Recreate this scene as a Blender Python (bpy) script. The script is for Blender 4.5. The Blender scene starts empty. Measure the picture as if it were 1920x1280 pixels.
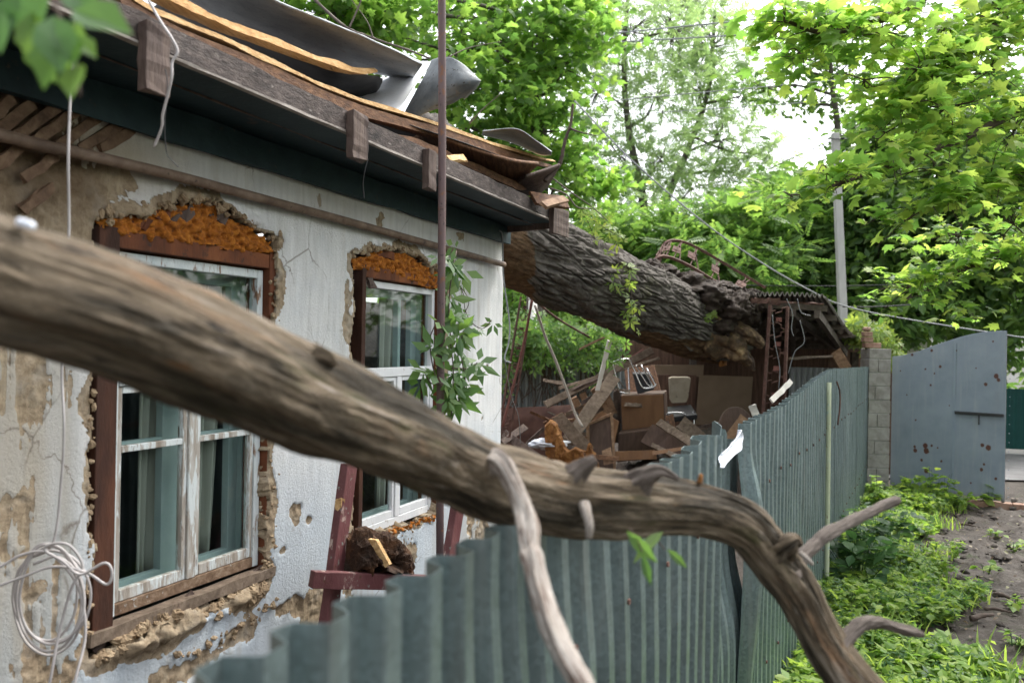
import bpy, math, random
import numpy as np
from mathutils import Vector, Matrix
R = math.radians
rng = np.random.default_rng(7)
random.seed(7)
S = bpy.context.scene
C = S.collection

# ---------------------------------------------------------------- camera, sky, sun, exposure
F = 1600.0            # focal length in photo pixels (30 mm on a 36 mm wide sensor, 1920 px)
CAMZ = 1.9
PITCH, ROLL = R(0.14), R(1.0)
MROT = Matrix.Rotation(math.pi/2 + PITCH, 3, 'X') @ Matrix.Rotation(ROLL, 3, 'Z')
MR = np.array(MROT)
cam = bpy.data.cameras.new('camera')
cam.lens = 30.0; cam.sensor_width = 36.0
cam.clip_start = 0.02; cam.clip_end = 2000
cam.dof.use_dof = True; cam.dof.focus_distance = 5.0; cam.dof.aperture_fstop = 2.8
camo = bpy.data.objects.new('camera', cam); C.objects.link(camo)
camo.matrix_world = Matrix.Translation((0, 0, CAMZ)) @ MROT.to_4x4()
S.camera = camo

SUN_EL, SUN_AZ = R(58), R(48)       # azimuth measured from +Y towards +X
w = bpy.data.worlds.new('World'); S.world = w; w.use_nodes = True
nt = w.node_tree; nt.nodes.clear()
sky = nt.nodes.new('ShaderNodeTexSky'); sky.sky_type = 'NISHITA'; sky.sun_disc = False
sky.sun_elevation = SUN_EL; sky.sun_rotation = SUN_AZ
sky.air_density = 1.0; sky.dust_density = 4.0; sky.ozone_density = 1.0
hsv = nt.nodes.new('ShaderNodeHueSaturation'); hsv.inputs['Saturation'].default_value = 0.22
hsv.inputs['Value'].default_value = 2.1
bg = nt.nodes.new('ShaderNodeBackground'); bg.inputs['Strength'].default_value = 0.15
out = nt.nodes.new('ShaderNodeOutputWorld')
nt.links.new(sky.outputs[0], hsv.inputs['Color']); nt.links.new(hsv.outputs[0], bg.inputs[0]); nt.links.new(bg.outputs[0], out.inputs[0])
sl = bpy.data.lights.new('sun', 'SUN'); sl.energy = 1.6; sl.angle = R(14); sl.color = (1, 0.96, 0.88)
so = bpy.data.objects.new('sun', sl); C.objects.link(so)
sdir = Vector((math.sin(SUN_AZ)*math.cos(SUN_EL), math.cos(SUN_AZ)*math.cos(SUN_EL), math.sin(SUN_EL)))
so.rotation_euler = sdir.to_track_quat('Z', 'Y').to_euler()
so.location = (8, 8, 20)
S.view_settings.view_transform = 'Standard'; S.view_settings.look = 'None'
S.view_settings.exposure = 0.8; S.view_settings.gamma = 1.0
S.cycles.use_denoising = True
S.cycles.max_bounces = 8; S.cycles.diffuse_bounces = 4; S.cycles.transmission_bounces = 6; S.cycles.transparent_max_bounces = 12

# ---------------------------------------------------------------- geometry helpers
def V(*a): return np.array(a if len(a) > 1 else a[0], float)
def nz(v):
    v = np.asarray(v, float); return v/(np.linalg.norm(v) + 1e-12)
UP = V(0, 0, 1)
CAM = V(0, 0, CAMZ)
def ray(x, y): return MR @ V((x-960)/F, -(y-640)/F, -1)
def at(x, y, Y):
    d = ray(x, y); return CAM + d*(Y/d[1])
def hit(x, y, p0, n):
    d = ray(x, y); return CAM + d*(np.dot(p0-CAM, n)/np.dot(d, n))
def gnd(x, y, z=0.0): return hit(x, y, V(0, 0, z), UP)

def hash2(i, j, seed):
    h = (i.astype(np.int64)*374761393 + j.astype(np.int64)*668265263 + seed*2147483647) & 0xffffffff
    h = ((h ^ (h >> 13))*1274126177) & 0xffffffff
    h = (h ^ (h >> 16)) & 0xffffff
    return h/float(0xffffff)
def vn(x, y, seed=0):
    x = np.asarray(x, float); y = np.asarray(y, float)
    i = np.floor(x); j = np.floor(y); fx = x-i; fy = y-j
    fx = fx*fx*(3-2*fx); fy = fy*fy*(3-2*fy)
    a = hash2(i, j, seed); b = hash2(i+1, j, seed); c = hash2(i, j+1, seed); d = hash2(i+1, j+1, seed)
    return (a*(1-fx)+b*fx)*(1-fy) + (c*(1-fx)+d*fx)*fy
def fbm(x, y, seed=0, o=4, g=0.5):
    s = 0; a = 1; t = 0
    for k in range(o):
        s = s + a*vn(np.asarray(x)*2**k + 13.7*k, np.asarray(y)*2**k + 7.3*k, seed+k); t += a; a *= g
    return s/t
def sstep(a, b, v):
    t = np.clip((v-a)/(b-a), 0, 1); return t*t*(3-2*t)
def pip(px, py, poly):
    poly = np.asarray(poly); inside = np.zeros(np.shape(px), bool); n = len(poly)
    for k in range(n):
        x0, y0 = poly[k]; x1, y1 = poly[(k+1) % n]
        c = ((y0 > py) != (y1 > py)) & (px < (x1-x0)*(py-y0)/((y1-y0) if y1 != y0 else 1e-9) + x0)
        inside ^= c
    return inside
def spline(pts, n):
    """Catmull-Rom through rows of any width, n samples."""
    P = np.asarray(pts, float); m = len(P)
    if m == 2:
        t = np.linspace(0, 1, n)[:, None]; return P[0]*(1-t)+P[1]*t
    P = np.vstack([2*P[0]-P[1], P, 2*P[-1]-P[-2]])
    u = np.linspace(0, m-1-1e-6, n); k = np.floor(u).astype(int); t = (u-k)[:, None]
    p0, p1, p2, p3 = P[k], P[k+1], P[k+2], P[k+3]
    return 0.5*(2*p1 + (p2-p0)*t + (2*p0-5*p1+4*p2-p3)*t*t + (3*p1-p0-3*p2+p3)*t**3)
def frames(pts):
    T = np.gradient(pts, axis=0); T /= np.linalg.norm(T, axis=1)[:, None]+1e-12
    a = UP if abs(T[0][2]) < 0.9 else V(1, 0, 0)
    N = np.zeros_like(T); N[0] = nz(np.cross(np.cross(T[0], a), T[0]))
    for k in range(1, len(T)):
        N[k] = nz(N[k-1]-T[k]*np.dot(N[k-1], T[k]))
    return T, N, np.cross(T, N)

WL = {}
def wl(o): return WL.get(o.name, V(0, 0, 0))
def link_mesh(name, verts, faces, m, parent=None, smooth=False, attrs=None, origin=None):
    verts = np.asarray(verts, float).reshape(-1, 3)
    if parent is not None: org = wl(parent)
    elif origin is not None: org = np.asarray(origin, float)
    else:
        lo = verts.min(0); hi = verts.max(0); org = V((lo[0]+hi[0])/2, (lo[1]+hi[1])/2, lo[2])
    me = bpy.data.meshes.new(name)
    vv = verts-org
    if isinstance(faces, np.ndarray):
        k = faces.shape[1]; nf = len(faces)
        me.vertices.add(len(vv)); me.vertices.foreach_set('co', vv.astype(np.float32).ravel())
        me.loops.add(nf*k); me.loops.foreach_set('vertex_index', faces.astype(np.int32).ravel())
        me.polygons.add(nf); me.polygons.foreach_set('loop_start', np.arange(0, nf*k, k, dtype=np.int32))
        me.update(calc_edges=True)
    else:
        me.from_pydata(vv.tolist(), [], [tuple(int(i) for i in f) for f in faces])
    me.polygons.foreach_set('use_smooth', np.full(len(me.polygons), smooth))
    if attrs:
        for k, a in attrs.items():
            a = np.asarray(a, np.float32)
            if a.ndim == 2 and a.shape == (len(vv), 3): at_ = me.attributes.new(k, 'FLOAT_VECTOR', 'POINT'); at_.data.foreach_set('vector', a.ravel())
            else: at_ = me.attributes.new(k, 'FLOAT', 'POINT'); at_.data.foreach_set('value', a.ravel())
    me.materials.append(m); me.update()
    o = bpy.data.objects.new(name, me); C.objects.link(o)
    if parent is not None:
        o.parent = parent
    else:
        o.location = org
    WL[o.name] = org
    return o
def tag(o, label, cat, group=None, kind=None):
    o['label'] = label
    if cat: o['category'] = cat
    if group: o['group'] = group
    if kind: o['kind'] = kind
    return o
def thing(name, label, cat, loc, group=None):
    o = bpy.data.objects.new(name, None); C.objects.link(o); o.location = tuple(loc); o.empty_display_size = 0.1
    WL[o.name] = V(loc); return tag(o, label, cat, group)
def struct(o, label=None):
    o['kind'] = 'structure'
    if label: o['label'] = label
    return o

class MB:
    def __init__(s): s.v = []; s.f = []; s.n = 0
    def add(s, verts, faces):
        s.v.append(np.asarray(verts, float).reshape(-1, 3)); s.f += [tuple(i+s.n for i in f) for f in faces]; s.n += len(s.v[-1]); return s
    def box(s, c, ex, ey, ez):
        c, ex, ey, ez = map(V, (c, ex, ey, ez)); q = []
        for a in (-1, 1):
            for b in (-1, 1):
                for d in (-1, 1): q.append(c+a*ex+b*ey+d*ez)
        return s.add(q, [(0, 1, 3, 2), (4, 6, 7, 5), (0, 4, 5, 1), (2, 3, 7, 6), (0, 2, 6, 4), (1, 5, 7, 3)])
    def beam(s, p0, p1, w_, h_, up=UP, seg=1, jit=0.0, t1=1.0, rag=0.0):
        """bar from p0 to p1, w_ across, h_ along up; seg rings with jitter, end taper t1, ragged ends."""
        p0, p1, up = V(p0), V(p1), V(up); d = nz(p1-p0); x = nz(np.cross(d, up)); z = np.cross(x, d)
        n0 = s.n; q = []; fc = []
        for k in range(seg+1):
            t = k/seg; c = p0+(p1-p0)*t; sc = 1+(t1-1)*t
            for (a, b) in ((-1, -1), (1, -1), (1, 1), (-1, 1)):
                j = rng.normal(0, 1, 3)*jit
                e = d*rng.uniform(-rag, rag) if k in (0, seg) else 0
                q.append(c+x*a*w_/2*sc+z*b*h_/2*sc+j+e)
        for k in range(seg):
            for a in range(4):
                b = (a+1) % 4; fc.append((k*4+a, k*4+b, k*4+4+b, k*4+4+a))
        fc.append((3, 2, 1, 0)); fc.append(tuple(seg*4+i for i in range(4)))
        return s.add(q, fc)
    def tube(s, pts, rad, n=8, samples=None, jit=0.0, cap=True):
        pts = np.asarray(pts, float); rad = np.broadcast_to(np.asarray(rad, float), (len(pts),))
        if samples:
            q = spline(np.column_stack([pts, rad]), samples); pts = q[:, :3]; rad = np.maximum(q[:, 3], 1e-4)
        T, N, B = frames(pts); th = np.arange(n)*2*math.pi/n
        ring = pts[:, None, :] + (N[:, None, :]*np.cos(th)[None, :, None] + B[:, None, :]*np.sin(th)[None, :, None])*rad[:, None, None]
        if jit: ring = ring + rng.normal(0, 1, ring.shape)*jit*rad[:, None, None]
        fc = []
        for k in range(len(pts)-1):
            for a in range(n):
                b = (a+1) % n; fc.append((k*n+a, k*n+b, k*n+n+b, k*n+n+a))
        if cap:
            fc.append(tuple(range(n-1, -1, -1))); fc.append(tuple((len(pts)-1)*n+i for i in range(n)))
        return s.add(ring.reshape(-1, 3), fc)
    def prism(s, poly, off):
        poly = np.asarray(poly, float); n = len(poly); off = V(off)
        fc = [tuple(range(n-1, -1, -1)), tuple(range(n, 2*n))]
        for a in range(n):
            b = (a+1) % n; fc.append((a, b, n+b, n+a))
        return s.add(np.vstack([poly, poly+off]), fc)
    def grid(s, P):
        """P: array (a,b,3) -> quads"""
        a, b = P.shape[:2]; fc = []
        for i in range(a-1):
            for j in range(b-1): fc.append((i*b+j, i*b+j+1, i*b+b+j+1, i*b+b+j))
        return s.add(P.reshape(-1, 3), fc)
    def build(s, name, m, parent=None, smooth=False, bevel=0.0, solid=0.0, sub=0, origin=None):
        o = link_mesh(name, np.vstack(s.v), s.f, m, parent, smooth, origin=origin)
        if solid:
            md = o.modifiers.new('thickness', 'SOLIDIFY'); md.thickness = solid; md.offset = 0
        if bevel:
            md = o.modifiers.new('bevel', 'BEVEL'); md.width = bevel; md.segments = 2; md.limit_method = 'ANGLE'; md.angle_limit = R(40)
        if sub:
            md = o.modifiers.new('subdivide', 'SUBSURF'); md.levels = sub; md.render_levels = sub
        return o
def gridfaces(a, b, wrap=False):
    i = np.arange(a-1)[:, None]; bb = b if wrap else b-1; j = np.arange(bb)[None, :]; j2 = (j+1) % b
    return np.stack([i*b+j+0*i, i*b+j2, (i+1)*b+j2, (i+1)*b+j], -1).reshape(-1, 4)

BARKUV = {}
def bark_tube(path, nl, nr, disp, seed=0):
    """path rows x,y,z,r; disp(theta, length, r) -> radial offset; returns verts, faces, theta, len"""
    q = spline(path, nl); c = q[:, :3]; r = q[:, 3]
    T, N, B = frames(c); L = np.concatenate([[0], np.cumsum(np.linalg.norm(np.diff(c, axis=0), axis=1))])
    th = np.arange(nr)*2*math.pi/nr
    TH, LL = np.meshgrid(th, L); RR = np.broadcast_to(r[:, None], TH.shape)
    h = disp(TH, LL, RR)
    dirn = N[:, None, :]*np.cos(TH)[..., None] + B[:, None, :]*np.sin(TH)[..., None]
    P = c[:, None, :] + dirn*(RR+h)[..., None]
    f = gridfaces(nl, nr, True)
    BARKUV['v'] = np.vstack([np.stack([np.minimum(TH, 2*math.pi-TH)*RR, LL, np.sin(TH)*.3], -1).reshape(-1, 3), np.zeros((2, 3))])
    # end caps as fans
    v = np.vstack([P.reshape(-1, 3), c[:1], c[-1:]])
    n0 = nl*nr; j = np.arange(nr); j2 = (j+1) % nr
    cap0 = np.stack([j2, j, np.full(nr, n0), np.full(nr, n0)], -1); cap1 = np.stack([(nl-1)*nr+j, (nl-1)*nr+j2, np.full(nr, n0+1), np.full(nr, n0+1)], -1)
    faces = [tuple(x) for x in f] + [tuple(x[:3]) for x in cap0] + [tuple(x[:3]) for x in cap1]
    return v, faces, dirn, h, TH, LL

# ---------------------------------------------------------------- materials
def nodes(name):
    m = bpy.data.materials.new(name); m.use_nodes = True
    t = m.node_tree; p = t.nodes['Principled BSDF']; return m, t, p
def N(t, kind, **kw):
    n = t.nodes.new('ShaderNode'+kind)
    for k, v_ in kw.items():
        if k in n.inputs: n.inputs[k].default_value = v_
        else: setattr(n, k, v_)
    return n
def ramp(t, fac, stops, interp='LINEAR'):
    r = t.nodes.new('ShaderNodeValToRGB'); e = r.color_ramp.elements; r.color_ramp.interpolation = interp
    while len(e) < len(stops): e.new(0.5)
    for k, (p, c) in enumerate(stops):
        e[k].position = p; e[k].color = (c[0], c[1], c[2], 1) if not np.isscalar(c) else (c, c, c, 1)
    t.links.new(fac, r.inputs[0]); return r.outputs[0]
def coords(t, stretch=(1, 1, 1), rot=(0, 0, 0)):
    tc = t.nodes.new('ShaderNodeTexCoord') if rot != 'bark' else N(t, 'Attribute', attribute_name='bark'); mp = t.nodes.new('ShaderNodeMapping')
    mp.inputs['Scale'].default_value = stretch; mp.inputs['Rotation'].default_value = rot if rot != 'bark' else (0, 0, 0)
    t.links.new(tc.outputs['Object' if rot != 'bark' else 'Vector'], mp.inputs[0]); return mp.outputs[0]
def noise(t, vec, scale, detail=6, rough=0.6, dist=0.0):
    n = N(t, 'TexNoise', Scale=scale, Detail=detail, Roughness=rough, Distortion=dist); t.links.new(vec, n.inputs['Vector']); return n.outputs['Fac']
def mixc(t, fac, a, b, mode='MIX'):
    m = t.nodes.new('ShaderNodeMix'); m.data_type = 'RGBA'; m.blend_type = mode
    for i, x in ((0, fac), (6, a), (7, b)):
        if hasattr(x, 'is_output'): t.links.new(x, m.inputs[i])
        elif i == 0: m.inputs[0].default_value = x
        else: m.inputs[i].default_value = (x[0], x[1], x[2], 1)
    return m.outputs[2]
def bumpn(t, p, h, strength, dist=0.01):
    b = N(t, 'Bump', Strength=strength, Distance=dist); t.links.new(h, b.inputs['Height']); t.links.new(b.outputs[0], p.inputs['Normal'])
def mat(name, cols, scale=6, stretch=(1, 1, 1), rot=(0, 0, 0), detail=8, rough=0.75, metal=0.0, bump=0.3, bscale=None, bdist=0.01, over=(), spec=0.3, dist=0.3):
    """noise-driven colour; over = [(rgb, scale, lo, hi, stretch)] layers of thresholded noise on top."""
    m, t, p = nodes(name); v = coords(t, stretch, rot)
    n1 = noise(t, v, scale, detail, 0.62, dist)
    k = len(cols); stops = [(0.28+0.44*i/max(k-1, 1), c) for i, c in enumerate(cols)]
    c = ramp(t, n1, stops)
    for o in over:
        rgb, sc, lo, hi = o[:4]; st = o[4] if len(o) > 4 else (1, 1, 1)
        vv = coords(t, st, rot); nn = noise(t, vv, sc, 8, 0.65, 0.2); f = ramp(t, nn, [(lo, 0.0), (hi, 1.0)])
        c = mixc(t, f, c, rgb)
    t.links.new(c, p.inputs['Base Color']); p.inputs['Roughness'].default_value = rough; p.inputs['Metallic'].default_value = metal
    p.inputs['Specular IOR Level'].default_value = spec
    if bump: bumpn(t, p, noise(t, v, bscale or scale*5, 8, 0.65, dist), bump, bdist)
    return m
def leafmat(name, cols, trans, tw=0.5, rough=0.5, sat=None):
    """two-sided leaf: colours vary leaf by leaf; part of the light passes through."""
    m, t, p = nodes(name)
    g = t.nodes.new('ShaderNodeNewGeometry'); k = len(cols)
    c = ramp(t, g.outputs['Random Per Island'], [(i/max(k-1, 1), x) for i, x in enumerate(cols)])
    hs = N(t, 'HueSaturation', Saturation=0.86); t.links.new(c, hs.inputs['Color']); c = hs.outputs[0]
    tcol = mixc(t, 1.0, c, trans, 'MULTIPLY')
    t.links.new(c, p.inputs['Base Color']); p.inputs['Roughness'].default_value = rough; p.inputs['Specular IOR Level'].default_value = 0.35
    tr = t.nodes.new('ShaderNodeBsdfTranslucent'); t.links.new(tcol, tr.inputs['Color'])
    ad = t.nodes.new('ShaderNodeMixShader'); ad.inputs[0].default_value = tw
    t.links.new(p.outputs[0], ad.inputs[1]); t.links.new(tr.outputs[0], ad.inputs[2])
    t.links.new(ad.outputs[0], t.nodes['Material Output'].inputs['Surface']); return m
# ---------------------------------------------------------------- material palette
def wall_mat():
    m, t, p = nodes('peeling_plaster'); v = coords(t)
    a = N(t, 'Attribute', attribute_name='peel'); fine = noise(t, v, 38, 8, 0.7)
    ad = N(t, 'Math', operation='MULTIPLY_ADD'); t.links.new(fine, ad.inputs[0]); ad.inputs[1].default_value = 0.5; t.links.new(a.outputs['Fac'], ad.inputs[2])
    f = ramp(t, ad.outputs[0], [(0.72, 0.0), (0.76, 1.0)])
    st = N(t, 'Attribute', attribute_name='stain'); bl = N(t, 'Attribute', attribute_name='blue')
    vs = coords(t, (1, 1, 0.12))
    wash = ramp(t, noise(t, vs, 26, 8, 0.6), [(0.25, (0.57, 0.565, 0.55)), (0.5, (0.70, 0.697, 0.688)), (0.75, (0.79, 0.79, 0.785))])
    wash = mixc(t, ramp(t, noise(t, v, 5, 6), [(0.45, 0.0), (0.7, 0.45)]), wash, (0.53, 0.555, 0.58))
    wash = mixc(t, bl.outputs['Fac'], wash, (0.42, 0.55, 0.66))
    wash = mixc(t, st.outputs['Fac'], wash, (0.36, 0.29, 0.19))
    clay = ramp(t, noise(t, v, 14, 9, 0.7, 0.5), [(0.25, (0.15, 0.105, 0.068)), (0.5, (0.35, 0.27, 0.18)), (0.75, (0.50, 0.41, 0.30))])
    clay = mixc(t, ramp(t, noise(t, v, 55, 8, .75), [(0.52, 0.0), (0.66, 0.55)]), clay, (0.14, 0.10, 0.066)); clay = mixc(t, ramp(t, noise(t, v, 6, 6, .6), [(0.52, 0.0), (0.66, 0.6)]), clay, (0.40, 0.36, 0.30))
    straw = ramp(t, noise(t, coords(t, (1, 1, 0.05)), 60, 5), [(0.55, 0.0), (0.62, 0.5)])
    clay = mixc(t, straw, clay, (0.50, 0.41, 0.28))
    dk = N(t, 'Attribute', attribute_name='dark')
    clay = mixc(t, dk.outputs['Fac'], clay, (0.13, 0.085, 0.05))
    vc = N(t, 'TexVoronoi', feature='DISTANCE_TO_EDGE', Scale=2.2); wrp = mixc(t, 0.12, v, noise(t, v, 5, 5)); t.links.new(wrp, vc.inputs['Vector'])
    crk = ramp(t, vc.outputs['Distance'], [(0.0, 1.0), (0.010, 0.0)]); cm = ramp(t, noise(t, v, 2.0, 3), [(0.50, 0.0), (0.58, 0.8)])
    wash = mixc(t, mixc(t, 1.0, crk, cm, 'MULTIPLY'), wash, (0.17, 0.14, 0.11))
    drip = ramp(t, noise(t, coords(t, (1, 1, 0.05)), 12, 6), [(0.55, 0.0), (0.75, 0.45)]); wash = mixc(t, drip, wash, (0.42, 0.37, 0.30))
    t.links.new(mixc(t, f, wash, clay), p.inputs['Base Color']); p.inputs['Roughness'].default_value = 0.9
    p.inputs['Specular IOR Level'].default_value = 0.15
    hb = N(t, 'Math', operation='MULTIPLY_ADD'); t.links.new(f, hb.inputs[0]); hb.inputs[1].default_value = -1.2
    t.links.new(noise(t, v, 70, 8, 0.75), hb.inputs[2]); bumpn(t, p, hb.outputs[0], 0.9, 0.010)
    return m
MW = wall_mat()
M_clay = mat('raw_clay', [(0.17, 0.12, 0.075), (0.32, 0.23, 0.14), (0.45, 0.35, 0.23)], 14, bump=0.8, bscale=50)
M_paintframe = mat('flaking_window_paint', [(0.46, 0.52, 0.53), (0.60, 0.64, 0.64), (0.70, 0.73, 0.72)], 9, (1, 1, 0.3), bump=0.5, bscale=60,
                   over=[((0.22, 0.13, 0.08), 26, 0.56, 0.63, (1, 1, 0.25)), ((0.12, 0.09, 0.07), 70, 0.64, 0.70, (1, 1, 0.2))])
M_whiteframe = mat('white_window_paint', [(0.66, 0.67, 0.68), (0.78, 0.78, 0.78)], 9, (1, 1, 0.3), bump=0.35, bscale=60,
                   over=[((0.25, 0.17, 0.11), 34, 0.63, 0.68, (1, 1, 0.3))])
M_weathered = mat('bare_weathered_frame', [(0.20, 0.155, 0.115), (0.40, 0.36, 0.31), (0.58, 0.58, 0.55)], 18, (1, 1, 0.12), bump=0.7, bscale=60,
                  over=[((0.62, 0.66, 0.65), 22, 0.50, 0.56, (1, 1, 0.2)), ((0.13, 0.085, 0.055), 34, 0.60, 0.66, (1, 1, .15))])
M_aqua = mat('aqua_inner_paint', [(0.34, 0.42, 0.42), (0.46, 0.54, 0.53)], 6, bump=0.1)
M_jamb = mat('red_brown_jamb', [(0.05, 0.018, 0.010), (0.14, 0.045, 0.018), (0.25, 0.085, 0.028)], 7, (1, 1, 0.3), bump=0.4, bscale=40,
             over=[((0.04, 0.025, 0.02), 12, 0.58, 0.68)])
M_foam = mat('orange_foam', [(0.15, 0.05, 0.012), (0.42, 0.135, 0.016), (0.62, 0.25, 0.035)], 34, bump=1.0, bscale=130, rough=0.85,
             over=[((0.10, 0.05, 0.03), 20, 0.62, 0.72)])
M_teal = mat('dark_teal_boards', [(0.007, 0.020, 0.025), (0.013, 0.033, 0.040), (0.024, 0.050, 0.057)], 5, (1, 1, 1), bump=0.25, bscale=40, rough=0.6,
             over=[((0.06, 0.05, 0.04), 16, 0.62, 0.70)])
WOODROT = (0, 0, -R(21.8))
M_fascia = mat('weathered_fascia', [(0.024, 0.018, 0.016), (0.066, 0.050, 0.044), (0.135, 0.107, 0.095)], 7, (6, 0.6, 6), WOODROT, bump=0.6, bscale=20,
               over=[((0.02, 0.015, 0.014), 5, 0.58, 0.70), ((0.34, 0.30, 0.27), 9, 0.62, 0.74, (5, 0.4, 5))])
M_fasciaedge = mat('grey_board_edge', [(0.20, 0.17, 0.15), (0.42, 0.38, 0.34)], 12, bump=0.3)
M_darkwood = mat('dark_old_wood', [(0.045, 0.030, 0.026), (0.10, 0.07, 0.058), (0.17, 0.125, 0.10)], 8, (3, 3, 0.5), bump=0.5, bscale=30)
M_pipe = mat('brown_pipe_paint', [(0.09, 0.058, 0.042), (0.17, 0.115, 0.082), (0.26, 0.19, 0.145)], 9, bump=0.25, bscale=70, rough=0.6,
             over=[((0.05, 0.03, 0.025), 20, 0.6, 0.7)])
M_pole = mat('purple_brown_pole', [(0.065, 0.042, 0.042), (0.115, 0.076, 0.074), (0.17, 0.115, 0.108)], 6, (1, 1, 0.25), bump=0.3, bscale=50, rough=0.55,
             over=[((0.20, 0.09, 0.045), 24, 0.57, 0.66), ((0.05, 0.035, 0.035), 30, 0.60, 0.68)])
M_splint = mat('fresh_split_wood', [(0.36, 0.19, 0.075), (0.60, 0.38, 0.17), (0.76, 0.55, 0.30)], 6, (7, 0.5, 7), WOODROT, bump=0.7, bscale=18,
               over=[((0.20, 0.08, 0.03), 9, 0.58, 0.72, (4, 0.5, 4))])
M_roofcurl = mat('shaded_patina_roof_metal', [(0.085, 0.095, 0.10), (0.15, 0.165, 0.172), (0.22, 0.235, 0.24)], 7, (1, 1, 1), bump=0.25, bscale=50, rough=0.6, metal=0.2, over=[((0.05, 0.045, 0.04), 40, 0.60, 0.66), ((0.24, 0.20, 0.16), 14, 0.60, 0.70)])  # patina blotches on metal darkened to carry the shade of its underside
M_splintdark = mat('reddish_split_wood', [(0.055, 0.027, 0.015), (0.125, 0.06, 0.03), (0.25, 0.13, 0.065)], 6, (7, 0.5, 7), WOODROT, bump=0.6, bscale=18)
M_roofmetal = mat('grey_roof_metal', [(0.14, 0.15, 0.16), (0.23, 0.245, 0.26), (0.31, 0.325, 0.34)], 5, bump=0.2, bscale=60, rough=0.6, metal=0.2,
                  over=[((0.05, 0.04, 0.035), 60, 0.61, 0.66), ((0.16, 0.12, 0.09), 9, 0.6, 0.75)])
M_roofwhite = mat('whitish_roof_metal', [(0.58, 0.60, 0.62), (0.70, 0.72, 0.74), (0.78, 0.80, 0.82)], 4, bump=0.2, bscale=60, rough=0.6, over=[((0.10, 0.08, 0.07), 55, 0.64, 0.68), ((0.30, 0.26, 0.22), 7, 0.6, 0.75)])  # paler than the other sheets: sky light put into the colour
M_rotdark = mat('dark_rotten_log_wood', [(0.018, 0.011, 0.008), (0.055, 0.028, 0.015), (0.15, 0.07, 0.03)], 12, bump=1.0, bscale=50, bdist=0.02)
M_roofdark = mat('black_roof_underside', [(0.018, 0.018, 0.02), (0.045, 0.046, 0.05), (0.08, 0.08, 0.085)], 6, bump=0.3, bscale=60, rough=0.55)  # near-black tones over the whole surface
def fence_mat():
    m, t, p = nodes('galvanised_corrugated_steel'); v = coords(t)
    c = ramp(t, noise(t, v, 3.0, 6), [(0.3, (0.142, 0.192, 0.198)), (0.7, (0.208, 0.266, 0.272))])
    vo = N(t, 'TexVoronoi', Scale=90.0); t.links.new(v, vo.inputs['Vector'])
    sp = ramp(t, vo.outputs['Color'], [(0.0, 0.78), (1.0, 1.15)]); c = mixc(t, 1.0, c, sp, 'MULTIPLY')
    stk = ramp(t, noise(t, coords(t, (1, 1, 0.04)), 30, 6), [(0.52, 0.0), (0.75, 0.5)]); c = mixc(t, stk, c, (0.30, 0.33, 0.32))
    mud = ramp(t, noise(t, coords(t, (1, 1, 0.10)), 9, 8, 0.7), [(0.56, 0.0), (0.70, 0.55)]); c = mixc(t, mud, c, (0.13, 0.135, 0.12))
    rst = ramp(t, noise(t, v, 22, 8, 0.7), [(0.67, 0.0), (0.71, 1.0)]); c = mixc(t, rst, c, (0.14, 0.065, 0.03))
    t.links.new(c, p.inputs['Base Color']); p.inputs['Metallic'].default_value = 0.7
    t.links.new(ramp(t, noise(t, v, 14, 6), [(0.3, 0.34), (0.7, 0.50)]), p.inputs['Roughness'])
    bumpn(t, p, noise(t, v, 60, 6), 0.12, 0.004); return m
M_fence = fence_mat()
M_post = mat('cream_green_post', [(0.36, 0.40, 0.26), (0.50, 0.53, 0.38)], 14, (1, 1, 0.4), bump=0.3, over=[((0.20, 0.13, 0.07), 30, 0.6, 0.68), ((0.30, 0.42, 0.40), 10, 0.58, 0.66)])
M_gate = mat('blue_grey_gate_paint', [(0.215, 0.265, 0.32), (0.255, 0.305, 0.36), (0.29, 0.34, 0.395)], 3, (1, 1, 0.5), bump=0.15, bscale=40, rough=0.5, spec=0.4,
             over=[((0.28, 0.31, 0.34), 26, 0.57, 0.75, (1, 1, 0.06)), ((0.09, 0.035, 0.025), 7, 0.635, 0.65), ((0.11, 0.05, 0.04), 26, 0.70, 0.715)])
def gate_mat():
    m, t, p = nodes('rust_spotted_gate_paint'); v = coords(t)
    c = ramp(t, noise(t, v, 3, 6), [(0.3, (0.205, 0.25, 0.30)), (0.5, (0.245, 0.29, 0.34)), (0.7, (0.28, 0.325, 0.375))])
    c = mixc(t, ramp(t, noise(t, coords(t, (1, 1, 0.06)), 24, 6), [(0.52, 0.0), (0.72, 0.6)]), c, (0.33, 0.355, 0.38))
    c = mixc(t, ramp(t, noise(t, coords(t, (1, 1, 0.3)), 5, 8, .7), [(0.56, 0.0), (0.75, 0.5)]), c, (0.20, 0.215, 0.225))
    a = N(t, 'Attribute', attribute_name='rust'); ad = N(t, 'Math', operation='MULTIPLY_ADD'); t.links.new(noise(t, v, 45, 6, .7), ad.inputs[0]); ad.inputs[1].default_value = .7; t.links.new(a.outputs['Fac'], ad.inputs[2])
    f = ramp(t, ad.outputs[0], [(0.80, 0.0), (0.86, 1.0)]); h = ramp(t, ad.outputs[0], [(0.62, 0.0), (0.85, 0.5)])
    c = mixc(t, h, c, (0.22, 0.16, 0.13)); c = mixc(t, f, c, (0.095, 0.036, 0.026))
    t.links.new(c, p.inputs['Base Color']); p.inputs['Roughness'].default_value = 0.5; bumpn(t, p, noise(t, v, 30, 6), 0.2, 0.006); return m
M_gatesheet = gate_mat()
M_block = mat('concrete_block', [(0.20, 0.185, 0.165), (0.31, 0.295, 0.27), (0.41, 0.395, 0.365)], 9, bump=0.6, bscale=70)
M_brick = mat('old_brown_brick', [(0.16, 0.09, 0.06), (0.30, 0.18, 0.13), (0.38, 0.27, 0.21)], 12, bump=0.6, bscale=60)
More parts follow.
